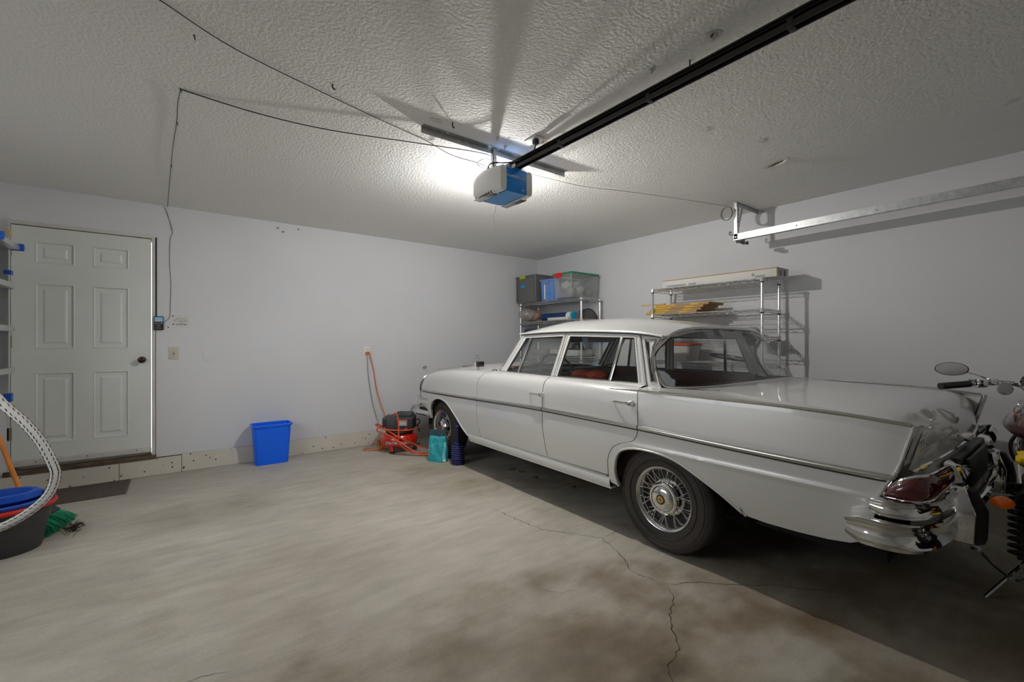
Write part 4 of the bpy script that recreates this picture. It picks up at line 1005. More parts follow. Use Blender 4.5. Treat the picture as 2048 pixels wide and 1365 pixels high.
torn(1.79,.965,.030,.020,.4,11); torn(1.78,1.258,.012,.012,0,12); torn(3.43,1.386,.085,.022,1.2,13); torn(2.975,1.284,.03,.018,.5,14,False); torn(3.558,.269,.03,.012,.9,15,False); torn(1.20,2.312,.035,.016,.1,16,False); torn(1.712,2.335,.012,.012,0,17); torn(1.60,2.262,.012,.010,0,19); torn(2.55,1.42,.03,.012,.7,18,False)
for k, (x, y, l) in enumerate([(1.862,1.117,.035),(.616,2.295,.025),(1.284,2.274,.03)]):
    o = MB().tube([(x,y,CE),(x,y,CE-l*.7),(x+.008,y,CE-l),(x+.014,y+.003,CE-l*.8)], .004, 6).build('ceiling_hook', 'wire_dark'); tag(o, ['dark screw hook in the ceiling beside the opener rail','bent nail in the ceiling beside the long sagging wire','bent nail in the ceiling behind the angle iron'][k], 'hook')
for k, (x, z, lab) in enumerate([(.855,2.43,'rusty nail near the top of the back wall'),(1.02,2.50,'dark hook at the ceiling line above the blue bin')]):
    pass

# ------------------------------------------------ horizontal garage-door track on the right wall
tk = thing('door_track', 'galvanised horizontal garage door track hung along the right wall', 'track', (4.12, 2.03, 2.22))
tr = MB(); L0, L1 = 0, -3.3
tr.sweep([(0,L0,0),(0,L1,.03)], [(-.002,-.028),(-.002,.026),(-.020,.028),(-.020,.024),(.002,.022),(.002,-.024),(-.024,-.030),(-.026,-.034)], up=(0,0,1)); tr.build('track_channel', 'galv', tk)
MB().box(-.004,.002,L1,L0,-.030,.028).build('track_web', 'galv', tk, rot=(-.009,0,0))
vp = MB(); vp.box(-.004,.0,-.035,-.003,-.02,.315).box(-.004,.026,-.035,-.032,-.02,.315); v1 = vp.build('hanger_post', 'galv', tk)
M = Matrix.Translation((.002,-.018,.01)) @ Matrix.Rotation(.36, 4, 'Y')
MB().box(0,.028,-.002,.001,0,.33, M).build('hanger_brace', 'galv', tk)
MB().box(-.03,.41,-.04,-.037,.275,.312).box(-.03,.41,-.04,-.005,.309,.312).build('ceiling_angle', 'galv', tk)
for k in range(7): MB().lathe([(.006,0),(.006,.0008),(0,.0008)], 8, Matrix.Translation((.012,-.0355,.03+.036*k)) @ Matrix.Rotation(PI/2, 4, 'X')).build('punched_hole', 'dark_gap', tk)
for y in (-.02, -.52, -1.05): MB().lathe([(.007,0),(.007,.004),(0,.005)], 8, Matrix.Translation((-.004, y, 0)) @ Matrix.Rotation(-PI/2, 4, 'Y')).build('bolt', 'chrome_soft', tk)
rr = MB(); rr.box(-.02,.0,-.10,-.03,-.060,-.036).cyl((-.025,-.07,-.055),(.03,-.07,-.055),.016,n=10).cyl((-.02,-.115,-.075),(.02,-.115,-.075),.011,n=8).box(-.008,.006,-.13,-.08,-.082,-.06); rr.build('bumper_clamp', 'wire_dark', tk)
MB().tube(catmull([(0,.002,.02),(-.01,.035,.03),(-.012,.03,.055),(0,.02,.045)], 4), .004, 6).build('end_hook', 'wire_dark', tk)
co = MB()
for k in range(5): co.tube([(.012*k-.05, .045+.052*math.cos(2*PI*j/22)+.004*k, .222+.062*math.sin(2*PI*j/22)+.003*k) for j in range(22)], .003, 5, closed=True)
tag(co.build('cable_coil', 'wire_grey', loc=(4.12, 2.03, 2.22)), 'small coil of grey cable hung on the door track bracket', 'cable')

# ================================================================== back wall fittings
cp = thing('wall_console', 'black wall-mounted door console with a small colour screen beside the entry door', 'console', (-.140, BW, 1.424))
cb = MB().box(-.036,.036,-.024,0,-.064,.064).build('console_body', 'black', cp, bevel=.005)
MB().box(-.030,.030,-.0255,-.023,.014,.056).build('screen', 'screen_blue', cp)
MB().box(-.016,.012,-.0262,-.0250,.018,.030).build('screen_glyph', 'screen_yellow', cp)
for k in range(4): MB().box(-.026+.014*k,-.017+.014*k,-.0265,-.023,-.004,.004).build('button', 'print_grey' if k < 3 else 'print_white', cp, bevel=.001)
for z, w in ((-.018,.016),(-.030,.010),(-.047,.024)): MB().box(-w,w,-.0252,-.0238,z-.002,z+.002).build('button_marking', 'print_grey', cp)
sk = thing('wall_sticker', 'white printed business sticker with a house roof mark beside the wall console', 'sticker', (.030, BW, 1.440))
MB().box(-.062,.058,-.0012,0,-.060,.062).build('sticker_paper', 'cardboard_white', sk)
sp = MB(); sp.tube([(-.040,-.0016,.022),(-.022,-.0016,.040),(-.008,-.0016,.026),(.006,-.0016,.034),(.036,-.0016,.020)], .0013, 5, caps=True)
sp.tube([(-.045+.010*math.cos(a),-.0016,.012+.010*math.sin(a)) for a in [2*PI*j/12 for j in range(11)]], .0011, 5); sp.build('roof_mark', 'print_dark', sk)
for z, a, b in ((.008,-.026,.050),(-.014,-.026,.030)): MB().box(a,b,-.0018,-.001,z-.003,z+.003).build('printed_line', 'print_grey', sk)
for k, ch in enumerate('xxx.xxx.xxxx'): MB().box(-.042+.0072*k,-.0372+.0072*k,-.0018,-.001,-.030,-.021).build('printed_digit', 'print_dark', sk) if ch == 'x' else None
sw_ = thing('light_switch', 'beige single toggle light switch plate right of the entry door', 'switch', (-.029, BW, 1.141))
MB().box(-.036,.036,-.007,0,-.060,.060).build('switch_plate', 'plate_beige', sw_, bevel=.003)
MB().box(-.005,.005,-.0075,-.006,-.012,.012).build('toggle_slot', 'print_dark', sw_)
MB().box(-.004,.004,-.018,-.006,-.002,.008).build('toggle', 'plate_beige', sw_, bevel=.0015)
for z in (-.035,.035): MB().lathe([(.004,0),(.003,.001),(0,.0012)], 8, Matrix.Translation((0,-.007,z)) @ Matrix.Rotation(PI/2, 4, 'X')).build('plate_screw', 'print_grey', sw_)
bpl = MB().box(-.04,.04,-.004,0,-.062,.062).build('blank_plate', 'wall_paint', loc=(.237, BW, 1.123), bevel=.003); tag(bpl, 'blank cover plate painted over in wall colour near the light switch', 'cover plate')
for k, (x, z, lab) in enumerate([(-.035,1.497,'small nail by the wall console wire'),(-.032,1.418,'small dark screw under the sticker edge'),(-.07,1.388,'torn screw anchor below the wall console')]):
    o = MB().lathe([(.006,0),(.005,.006),(0,.007)], 7, Matrix.Rotation(PI/2, 4, 'X')).build('wall_screw', 'wire_dark', loc=(x, BW, z)); tag(o, lab, 'screw')
wh = MB().tube(catmull([(0,0,0),(-.01,-.02,.008),(-.035,-.03,.0),(-.055,-.03,-.012),(-.03,-.03,-.02),(.0,-.025,-.004)], 4), .003, 6).build('wall_hook', 'wire_dark', loc=(2.60, BW, .925)); tag(wh, 'small bent wire hook on the back wall near the car bonnet', 'hook')
for k, (x, z, l) in enumerate([(.86,2.475,'rusty nail stub near the top of the back wall'),(.91,2.44,'thin nail below the rusty stub on the back wall'),(1.06,2.49,'dark hook just under the ceiling line of the back wall')]):
    o = MB().tube([(0,0,0),(0,-.02,.002),(0.004,-.03,-.012)], .004, 6).build('wall_nail', 'gypsum_brown', loc=(x, BW, z)); tag(o, l, 'nail')
ol = thing('wall_outlet', 'white wall outlet with an orange plug above the air compressor', 'outlet', (1.825, BW, 1.135))
MB().box(-.036,.036,-.006,0,-.058,.058).build('cover_plate', 'white_plastic', ol, bevel=.002)
MB().box(-.024,.020,-.040,-.005,-.032,-.004).build('plug', 'cord_orange', ol, bevel=.006)
for z in (.026,): 
    for x in (-.007,.007): MB().box(x-.002,x+.002,-.0066,-.005,z-.006,z+.006).build('socket_slot', 'dark_gap', ol)
mh = MB()
cable('extension_cord', 'orange extension cord hanging from the wall outlet to the compressor', [(1.84,5.27,1.12),(1.87,5.285,1.02),(1.90,5.29,.90),(1.93,5.29,.70),(1.98,5.28,.50),(2.04,5.27,.33),(2.06,5.20,.20),(2.00,5.10,.08),(1.93,5.05,.02)], .005, 'cord_orange', cat='cord')
cable('hanging_cord', 'thin grey cord hanging from the wall outlet beside the orange cord', [(1.82,5.275,1.11),(1.825,5.29,.98),(1.835,5.295,.85),(1.87,5.295,.60),(1.91,5.29,.42),(1.96,5.285,.24)], .0035, 'wire_grey', cat='cord')
for k, (x, z) in enumerate([(1.885,.98),(1.918,.87)]):
    pass

# ================================================================== floor things along the back wall
mt = MB().box(-.88, -.335, 4.80, 5.27, 0, .010).build('door_mat', 'mat_pile', bevel=.004); tag(mt, 'brown ribbed door mat on the floor in front of the entry door', 'mat')
rib = MB()
for k in range(46):
    x = -.872 + k*.0116; rib.grid(lambda u, v: (x + .0045*math.cos(PI*v) + .003*math.sin(u*90+k), lerp(4.807, 5.262, u), .010 + .004*math.sin(PI*v)), 30, 3)
r_ = rib.build('mat_ribs', 'mat_pile', mt, kind='stuff', fix=False)

bn = thing('waste_bin', 'bright blue rectangular plastic waste bin standing against the back wall', 'bin', (.775, 5.155, 0), rz=.02)
def rrect(hx, hy, r, z, n=6):
    out = []
    for cx_, cy_, a0 in ((hx-r, hy-r, 0), (-hx+r, hy-r, PI/2), (-hx+r, -hy+r, PI), (hx-r, -hy+r, 1.5*PI)):
        for k in range(n+1):
            a = a0 + PI/2*k/n; out.append((cx_+r*math.cos(a), cy_+r*math.sin(a), z))
    return out
def rtub(rings, cap0=True, cap1=False):
    m = MB(); n = len(rings[0]); vs = [p for r in rings for p in r]; fs = []
    for i in range(len(rings)-1):
        for k in range(n): fs.append((i*n+k, i*n+(k+1) % n, (i+1)*n+(k+1) % n, (i+1)*n+k))
    if cap0: fs.append(tuple(range(n-1, -1, -1)))
    if cap1: fs.append(tuple((len(rings)-1)*n+k for k in range(n)))
    m.add(vs, fs); return m
rtub([rrect(.142,.075,.035,.004), rrect(.148,.080,.035,.0), rrect(.150,.082,.035,.015), rrect(.172,.103,.038,.385), rrect(.172,.103,.038,.40), rrect(.169,.100,.036,.40), rrect(.147,.079,.033,.02), rrect(.10,.05,.03,.018)], cap1=True).build('bin_body', 'blue_bin', bn)
rtub([rrect(.170,.101,.038,.385), rrect(.184,.115,.045,.386), rrect(.186,.117,.045,.398), rrect(.183,.114,.045,.406), rrect(.170,.101,.037,.406), rrect(.168,.099,.037,.39)], cap0=False).build('bin_rim', 'blue_bin', bn)

# ------------------------------------------------ air compressor
ac = thing('air_compressor', 'red pancake air compressor with a black motor housing on top', 'compressor', (2.045, 4.85, 0), rz=-.62)
tank = MB().lathe([(0,.055),(.10,.056),(.165,.068),(.198,.095),(.208,.130),(.205,.165),(.185,.195),(.13,.212),(0,.216)], 40).build('tank', 'red_tank', ac)
MB().lathe([(.150,.205),(.158,.222),(.152,.240),(.120,.245),(0,.245)], 32).build('mount_plate', 'black', ac)
mo = MB().box(-.17,.17,-.115,.115,.250,.395).build('motor_housing', 'dark_plastic', ac, bevel=.014, bseg=2)
MB().box(-.035,.155,-.085,.085,.385,.440).build('top_cover', 'dark_plastic', ac, bevel=.022, bseg=3)
MB().box(-.030,.05,-.03,.03,.415,.444).build('carry_grip', 'black', ac, bevel=.01)
for s in (-1, 1):
    for k in range(8):
        MB().box(*sorted((s*.120, s*.1735)), -.117, -.108, .268+.014*k, .274+.014*k).build('cooling_slot', 'black', ac)
    for k in range(8): MB().box(*sorted((s*.165, s*.1715)), -.09, .09, .268+.014*k, .274+.014*k).build('cooling_slot', 'black', ac)
lb = MB().box(.015,.108,-.1168,-.1140,.300,.368).build('warning_label', 'print_grey', ac); lb['label'] = 'grey printed label with an orange header'
MB().box(.016,.107,-.1174,-.116,.357,.367).build('label_header', 'cord_orange', lb)
for k in range(4): MB().box(.022,.10-.01*(k % 2),-.1174,-.116,.308+.011*k,.313+.011*k).build('label_line', 'print_white', lb)
for a in (0.25, 2.35, 4.45):
    x, y = .17*math.cos(a), .17*math.sin(a); M = Matrix.Rotation(a, 4, 'Z')
    f_ = MB().box(.155,.190,-.018,.018,.022,.120, M).build('foot', 'red_tank', ac, bevel=.004); MB().box(.150,.196,-.022,.022,0,.026, M).build('rubber_foot', 'rubber', f_, bevel=.004)
def onTank(co):
    a = -PI/2 + .10 + co.x/.21; r = .2075 - .004*0 + co.z; z = .122 + co.y; return Vector((r*math.cos(a), r*math.sin(a), z))
text_part('PORTER+CABLE', .040, .0012, 'print_white', ac, None, 'lettering', bend=onTank)
MB().lathe([(.018,0),(.018,.02),(.010,.024),(0,.024)], 12, Matrix.Translation((.10,-.12,.262)) @ Matrix.Rotation(PI/2, 4, 'X')).build('regulator_knob', 'red_plastic', ac)
MB().cyl((.19,-.06,.085),(.235,-.075,.085),.012,n=8).cyl((.235,-.075,.07),(.235,-.075,.10),.009,n=8).build('drain_valve', 'steel_dark', ac)
MB().tube(catmull([(.16,.02,.33),(.21,.01,.36),(.23,.0,.32),(.20,.03,.28),(.22,.06,.20)], 4), .006, 6).build('power_lead', 'black', ac)
# red air hose wound round it
X0, Y0 = 2.045, 4.85
def around(r, a, z): return (X0 + r*math.cos(a), Y0 + r*math.sin(a), z)
hp = [around(.10,3.5,.425), around(.16,-2.20,.445), around(.19,-2.06,.38), around(.205,-2.02,.28), around(.225,-2.02,.20), around(.23,-1.99,.12), (2.06,4.60,.03), (2.17,4.52,.013), (2.27,4.50,.013), (2.31,4.46,.013), (2.26,4.40,.013), (2.12,4.44,.016), (2.00,4.56,.10), around(.24,-2.5,.22), around(.26,-3.2,.25), around(.235,-4.0,.262), around(.225,-5.0,.262), around(.215,-6.0,.262), around(.205,-6.9,.258), around(.20,-7.7,.258), around(.205,-8.5,.268), around(.25,-9.1,.285), around(.275,-9.5,.32), around(.22,-9.75,.30), around(.225,-8.6,.235), around(.222,-8.1,.17), around(.225,-7.5,.10), (2.25,4.62,.04), (2.36,4.60,.013), (2.44,4.62,.013)]
o = MB().tube(catmull(hp, 7), .0082, 8).build('air_hose', 'hose_red'); tag(o, 'thick red-orange air hose wound around the air compressor', 'hose')
# heap of orange cord on the floor to its left
random.seed(5); m = MB()
for k in range(9):
    r = random.uniform(.055,.085); t1, t2 = random.uniform(-.9,.9), random.uniform(-.6,.6); cx_, cy_, cz_ = 1.885+random.uniform(-.02,.02), 4.99+random.uniform(-.03,.03), .075+random.uniform(-.02,.015)
    M = Matrix.Translation((cx_, cy_, cz_)) @ Matrix.Rotation(t1, 4, 'X') @ Matrix.Rotation(PI/2+t2, 4, 'Y')
    m.tube([M @ Vector((r*.85*math.cos(2*PI*j/22), r*math.sin(2*PI*j/22), 0)) for j in range(22)], .0045, 6, closed=True)
m.tube(catmull([(1.90,4.98,.012),(1.82,4.99,.006),(1.74,5.03,.006),(1.70,5.08,.006),(1.74,5.12,.006),(1.85,5.08,.006)], 5), .0045, 6)
for v in range(len(m.v)): m.v[v] = (m.v[v][0], m.v[v][1], max(.001, m.v[v][2]))
tag(m.build('cord_coil', 'cord_orange'), 'tangled coil of orange cord on the floor left of the compressor', 'cord')
cable('floor_cord', 'thin black cord lying on the concrete in front of the compressor', [(1.90,4.70,.004),(2.02,4.56,.004),(2.12,4.45,.004),(2.24,4.38,.004),(2.30,4.36,.004)], .003, 'black', cat='cord')
# teal bag and plunger
bg = thing('pet_food_bag', 'teal foil pouch with a dark top standing beside the front wheel', 'bag', (2.182, 4.165, 0), rz=-.95)
def pouch(u, v):
    a = 2*PI*u; t = v; wx = .105*(1-.12*t); wy = .052*(1-t)**.7 + .004 + .010*math.sin(PI*min(1,t*1.3)); ca, sa = math.cos(a), math.sin(a)
    rx = abs(ca)**.55*(1 if ca >= 0 else -1); ry = abs(sa)**.75*(1 if sa >= 0 else -1)
    wob = .006*math.sin(9*a+7*t)*math.sin(PI*t)
    return (wx*rx + wob, wy*ry + wob + .012*math.sin(5*t)*t, .265*t)
MB().grid(pouch, 36, 18, cu=True).build('pouch', 'teal', bg)
MB().grid(lambda u, v: (.095*(2*u-1), .006*math.sin(8*u)+.014*math.sin(5)*1 + .006*math.sin(4*u)*v, .258+.075*v+.012*(u-.5)*v), 14, 5).build('pouch_top', mk('foil_dark', (.03,.075,.10), .35), bg)
MB().grid(lambda u, v: tuple(Vector(pouch(-.16+.10*u, .03+.75*v))*1.0 + Vector((.004,-.004,0))), 8, 12).build('side_gusset', 'teal_light', bg)
lb2 = MB().grid(lambda u, v: tuple(Vector(pouch(-.145+.06*u, .03+.10*v)) + Vector((.006,-.006,0))), 5, 4).build('nutrition_label', 'print_white', bg)
pg = thing('plunger', 'dark blue ribbed drain plunger standing beside the teal pouch', 'plunger', (2.285, 3.935, 0))
body = [(.052,0),(.066,.004),(.068,.035),(.066,.050)]
for k in range(7):
    z = .050+.021*k; r = .0685 - .0012*k; body += [(r-.016, z+.006), (r, z+.011), (r, z+.016), (r-.016, z+.021)]
body += [(.050,.205),(.035,.225),(.016,.238),(.012,.245),(.011,.30),(.015,.31)]
MB().lathe(body, 32).build('bellows', 'navy_rubber', pg, angle=25)
for k in range(7):
    z = .050+.021*k; r = .0705 - .0012*k; MB().lathe([(r-.004,z+.0095),(r,z+.0120),(r,z+.0150),(r-.004,z+.0175)], 32, cap=False).build('bellows_ridge', 'violet_edge', pg)
hn = [(.015,.300),(.017,.33)]
for k in range(8): hn += [(.0195,.336+.018*k),(.0165,.345+.018*k)]
hn += [(.020,.485),(.026,.492),(.024,.500),(0,.503)]
MB().lathe(hn, 20).build('handle', 'navy_rubber', pg, angle=40)
MB().lathe([(.0225,.385),(.024,.392),(.0225,.399)], 20, cap=False).build('handle_collar', 'violet_edge', pg)

# ------------------------------------------------ fallen leaves under the car, bits on the floor
random.seed(21)
lv = [(2.782,2.898),(2.706,2.714),(2.74,3.04),(2.627,3.321),(2.60,3.45),(2.72,2.80),(2.90,2.75),(2.62,3.12)]
labs = ['curled leaf nearest the rear wheel under the car','tan curled leaf under the rear door of the car','leaf under the middle of the front door','small leaf furthest forward under the car','tiny leaf beside the front jack point under the car','crumpled leaf next to the tan curled leaf','leaf deepest in the shade under the car','small leaf in the shade under the front door']
for k, (x, y) in enumerate(lv):
    s = random.uniform(.018,.034); m = MB(); n = 9
    vs = [(0,0,.006)]; 
    for j in range(n):
        a = 2*PI*j/n; r = s*(1.0 if j % 2 else .62)*random.uniform(.8,1.2); vs.append((r*1.3*math.cos(a), r*math.sin(a), abs(.012*math.sin(a*1.5))+.001))
    m.add(vs, [(0, 1+j, 1+(j+1) % n) for j in range(n)])
    tag(m.build('fallen_leaf', 'leaf_brown', loc=(x, y, 0), rot=(0,0,random.uniform(0,6)), fix=False), labs[k], 'leaf', 'fallen leaves under the car')

# ================================================================== left edge: ladder, hose, bucket, broom
ld = thing('ladder', 'aluminium ladder with blue plastic fittings hung on the left wall by the entry door', 'ladder', (-1.06, 4.62, 0))
for y in (-.03, -.44):
    r = MB().box(-.10,.115,y-.012,y+.012,.86,2.12); rr_ = r.build('side_rail', 'alu', ld)
    MB().box(.105,.122,y-.022,y+.022,.86,2.12).build('rail_flange', 'alu', rr_)
    for z, c in ((.83,.89),(1.62,1.65),(1.72,1.75)): MB().box(.098,.136,y-.026,y+.026,z,c).build('rail_cap', 'blue_plastic', rr_, bevel=.005)
for z in (1.05, 1.34, 1.64):
    MB().box(-.07,.150,-.44,-.03,z-.018,z+.022).build('ladder_step', 'alu', ld, bevel=.008)
MB().box(-.09,.170,-.46,-.01,1.90,1.935).build('top_step', 'alu', ld, bevel=.006)
for y in (-.47, -.01): MB().box(-.06,.190,y-.012,y+.014,1.895,1.945).build('step_bracket', 'blue_plastic', ld, bevel=.006)
MB().box(.100,.128,-.05,-.01,2.00,2.03).build('warning_tag', 'yellow_rag', ld)
for z in (1.80, 1.0): MB().box(-.135,-.09,-.26,-.22,z,z+.03).build('wall_hook', 'steel_dark', ld)
for z in (.70, 2.10): pass

# flecked white corrugated hose hanging in a bow
hpt = [(-.86,3.50,1.12),(-.748,3.5,.935),(-.66,3.5,.81),(-.60,3.5,.70),(-.555,3.5,.575),(-.543,3.5,.50),(-.572,3.5,.40),(-.655,3.5,.315),(-.76,3.5,.26),(-.93,3.52,.20),(-1.08,3.56,.17)]
hp_ = catmull(hpt, 10); hz = thing('vacuum_hose', 'white corrugated vacuum hose with dark flecks bowing out at the left', 'hose', (0,0,0))
MB().tube(hp_, [.0215+.0010*math.sin(i*2.2) for i in range(len(hp_))], 16).build('hose_tube', 'hose_white', hz)
fl = MB()
for i in range(2, len(hp_)-2):
    for off in ((-.6,), (.5,)) :
        if (i + (off[0] > 0)) % 2: continue
        t = (hp_[i+1]-hp_[i-1]).normalized(); side_ = t.cross(Vector((.3,1,0))).normalized(); up_ = side_.cross(t)
        d = Vector((.12,-1,.2)); nrm = (d - t*d.dot(t)).normalized(); sd = t.cross(nrm)
        for aa in (off[0], off[0]+2.1, off[0]-2.1):
            n1 = nrm*math.cos(aa) + sd*math.sin(aa); c = hp_[i] + n1*.0218
            w = t.cross(n1)
            fl.tube([c - t*.008 - w*.002, c + t*.008 + w*.002], .0021, 4)
fl.build('hose_flecks', 'black', hz, fix=False, kind='stuff')

bk = thing('mop_bucket', 'dark grey mop bucket with a red rim and a blue wringer insert', 'bucket', (-.835, 3.93, 0))
def oval(rx, ry, z, n=40): return [(rx*math.cos(2*PI*k/n), ry*math.sin(2*PI*k/n), z) for k in range(n)]
rtub([oval(.155,.140,.004), oval(.165,.150,0), oval(.172,.157,.02), oval(.196,.180,.17), oval(.203,.187,.172), oval(.212,.196,.265), oval(.206,.190,.265), oval(.190,.175,.16), oval(.16,.145,.02)], cap1=True).build('bucket_body', 'bucket_grey', bk)
rtub([oval(.210,.194,.252), oval(.232,.214,.256), oval(.236,.218,.270), oval(.230,.212,.280), oval(.205,.188,.280), oval(.204,.187,.262)], cap0=False).build('bucket_rim', 'red_plastic', bk)
wi = rtub([oval(.200,.183,.262), oval(.222,.204,.290), oval(.226,.208,.300), oval(.220,.202,.306), oval(.196,.178,.302), oval(.175,.157,.20), oval(.10,.09,.19)], cap1=True).build('wringer_insert', 'blue_plastic', bk)
def wcup(u, v):
    pr = [(.150,.325),(.140,.332),(.122,.330),(.112,.30),(.095,.24),(.0,.235)]; k = v*5; i = min(int(k), 4); f = k-i; r, z = lerp(pr[i][0], pr[i+1][0], f), lerp(pr[i][1], pr[i+1][1], f)
    return (-.01+r*1.05*math.cos(2*PI*u), .075+r*.75*math.sin(2*PI*u), z)
MB().grid(wcup, 32, 11, cu=True).build('wringer_cup', 'blue_plastic', wi)
MB().grid(lambda u, v: (-.01+lerp(.158,.150,v)*1.05*math.cos(2*PI*u), .075+lerp(.158,.150,v)*.75*math.sin(2*PI*u), lerp(.290,.325,v)), 32, 3, cu=True).build('wringer_collar', 'blue_plastic', wi)
MB().lathe([(0,0),(.10,0)], 24, Matrix.Translation((-.01,.075,.242)), cap=False).build('cup_floor', 'black', wi)
br = thing('broom', 'broom with an orange wooden handle and green bristles lying behind the bucket', 'broom', (0,0,0))
MB().tube([(-.97,4.40,.70),(-.83,4.26,.30),(-.715,4.175,.115)], .0135, 10).build('handle', 'orange_wood', br)
bh = MB(); M = Matrix.Translation((-.705,4.17,.100)) @ Matrix.Rotation(-.35, 4, 'Z') @ Matrix.Rotation(-.95, 4, 'Y')
bh.box(-.025,.03,-.12,.12,-.02,.03, M); bh.build('broom_head', 'black', br, bevel=.008)
bs = MB(); random.seed(3)
for k in range(420):
    a, b = random.uniform(-.11,.11), random.uniform(-.02,.02); l = random.uniform(.11,.135)
    p0 = M @ Vector((b, a, -.015)); p1 = M @ Vector((b*1.8, a*1.12, -l)); p1.z = max(p1.z, .003); p0.z = max(p0.z, .006)
    bs.tube([p0, (p0+p1)/2 + Vector((.006,0,.004)), p1], [.0028,.0026,.0016], 4)
bs.build('bristles', 'bristle_green', br, fix=False, kind='stuff')
ft = MB()
for k in range(90):
    x, y = -.555+random.gauss(0,.022), 4.12+random.gauss(0,.05); ft.tube([(x,y,.004),(x+random.uniform(-.03,.03),y+random.uniform(-.03,.03),random.uniform(.004,.03))], .0018, 4)
o = ft.build('dirt_clump', 'dirt', fix=False, kind='stuff'); tag(o, 'dark fluff and dirt caught at the ends of the green bristles', 'dirt')
st_ = thing('mop', 'grey metal mop stick standing in the blue wringer of the bucket', 'mop', (0,0,0))
MB().tube([(-.885,3.86,.30),(-.945,3.875,.62)], .012, 10).build('stick', 'galv', st_)
MB().tube([(-.888,3.86,.285),(-.884,3.859,.315)], .020, 10).build('ferrule', 'red_plastic', st_)
# ================================================================== wire shelving along the right wall
def wire_shelf_mesh(L, D):
    m = MB(); r = .0028
    def rod(a, b, rr=r): m.tube([a, b], rr, 4, caps=False)
    for x in (0, D):
        rod((x,0,0),(x,L,0),.0042); rod((x,0,-.028),(x,L,-.028),.0028)
        n = int(L/.038)
        z = [(x, L*i/n, -.001 if i % 2 else -.027) for i in range(n+1)]; m.tube(z, .0030, 4, caps=False)
    for y in (0, L):
        rod((0,y,0),(D,y,0),.0042); rod((0,y,-.028),(D,y,-.028),.0028)
        n = int(D/.038); z = [(D*i/n, y, -.001 if i % 2 else -.027) for i in range(n+1)]; m.tube(z, .0030, 4, caps=False)
    n = int(L/.024)
    for i in range(1, n): rod((0,L*i/n,.003),(D,L*i/n,.003),.0024)
    for k in (.33,.67): rod((D*k,0,-.001),(D*k,L,-.001),.0028)
    return m
def shelving(name, label, y0, L, levels, top):
    t = thing(name, label, 'shelving unit', (4.105, y0, 0)); D = .345
    post = None; base = None
    for x in (0, D):
        for y in (0, L):
            p = MB().cyl((0,0,0),(0,0,top), .0125, n=10).lathe([(.0135,top),(.0135,top+.006),(.006,top+.010),(0,top+.010)], 10).build('post', 'shelf_wire', t, loc=(x, y, 0))
            for z in levels:
                MB().lathe([(.0135,z-.030),(.0165,z-.028),(.0180,z+.004),(.0165,z+.006)], 10, cap=False).build('shelf_collar', 'shelf_wire', p)
                MB().lathe([(.0150,z-.040),(.0155,z-.030)], 10, cap=False).build('collar_clip', 'black', p)
    for z in levels:
        if base is None: base = wire_shelf_mesh(L, D).build('wire_shelf', 'shelf_wire', t, loc=(0,0,z), fix=False, angle=80)
        else:
            q = base.copy(); COL.objects.link(q); q.location = (0,0,z); q.parent = t
    return t
LV = [.20, .62, 1.045, 1.295, 1.540, 1.812]
shelving('wire_shelving', 'chrome wire shelving unit holding yellow boards, against the right wall', 1.775, 1.125, LV, 1.806)
shelving('wire_shelving', 'chrome wire shelving unit with storage totes in the far corner', 3.96, 1.245, LV, 1.806)
ZS = [z+.006 for z in LV]

# ------------- near unit
lx = thing('long_box', 'long flat white cardboard box on top of the near wire shelving', 'box', (4.135, 1.665, ZS[5]))
MB().box(0,.235,.0,1.135,.001,.078).build('carton', 'cardboard_white', lx, bevel=.002)
MB().box(-.0012,.236,-.001,1.136,.072,.080).build('lid_edge', 'cardboard', lx)
MB().box(-.001,.004,-.0012,.004,0,.074).build('corner_edge', 'cardboard', lx)
MB().box(.04,.10,-.0022,-.001,.012,.060).build('address_label', 'print_grey', lx)
for i in range(4):
    for j in range(3): MB().box(.135+.014*j,.146+.014*j,-.0022,-.001,.014+.013*i,.024+.013*i).build('printed_mark', 'print_dark', lx)
for k, (a, b) in enumerate(((.10,.18),(.75,.83),(.86,1.08))): MB().box(-.0018,-.0008,a,b,.010,.024).build('printed_line', 'print_grey', lx)
MB().box(-.0018,-.0008,.19,.21,.022,.048).build('arrow_mark', 'print_grey', lx)
labs = ['bottom yellow-brown boxed board of the stack on the wire shelf','second yellow-brown boxed board from the bottom of the stack','third yellow-brown boxed board from the bottom of the stack','top yellow-brown boxed board of the stack on the wire shelf']
for k in range(4):
    yy = 2.30 + [.10,.06,.03,-.02][k]; o = thing('boxed_board', labs[k], 'board', (4.12+.008*(k % 2), yy, ZS[4]+.0245*k), group='boxed boards stacked on the near shelving')
    MB().box(0,.28,0,.60,.0005,.023).build('carton', 'yellow_board', o, bevel=.002)
    MB().box(-.001,.281,.20,.36,.0,.0238).build('tape_band', 'brown_tape', o)
    MB().box(-.0015,.281,-.001,.10,.0,.0236).build('end_cap', 'cardboard', o)
ys = MB().box(0,.018,0,.30,.0,.012).build('yellow_stick', 'yellow_board', loc=(4.118, 2.76, ZS[4]+.0985)); tag(ys, 'thin yellow wooden stick lying on the stack of boards', 'stick')
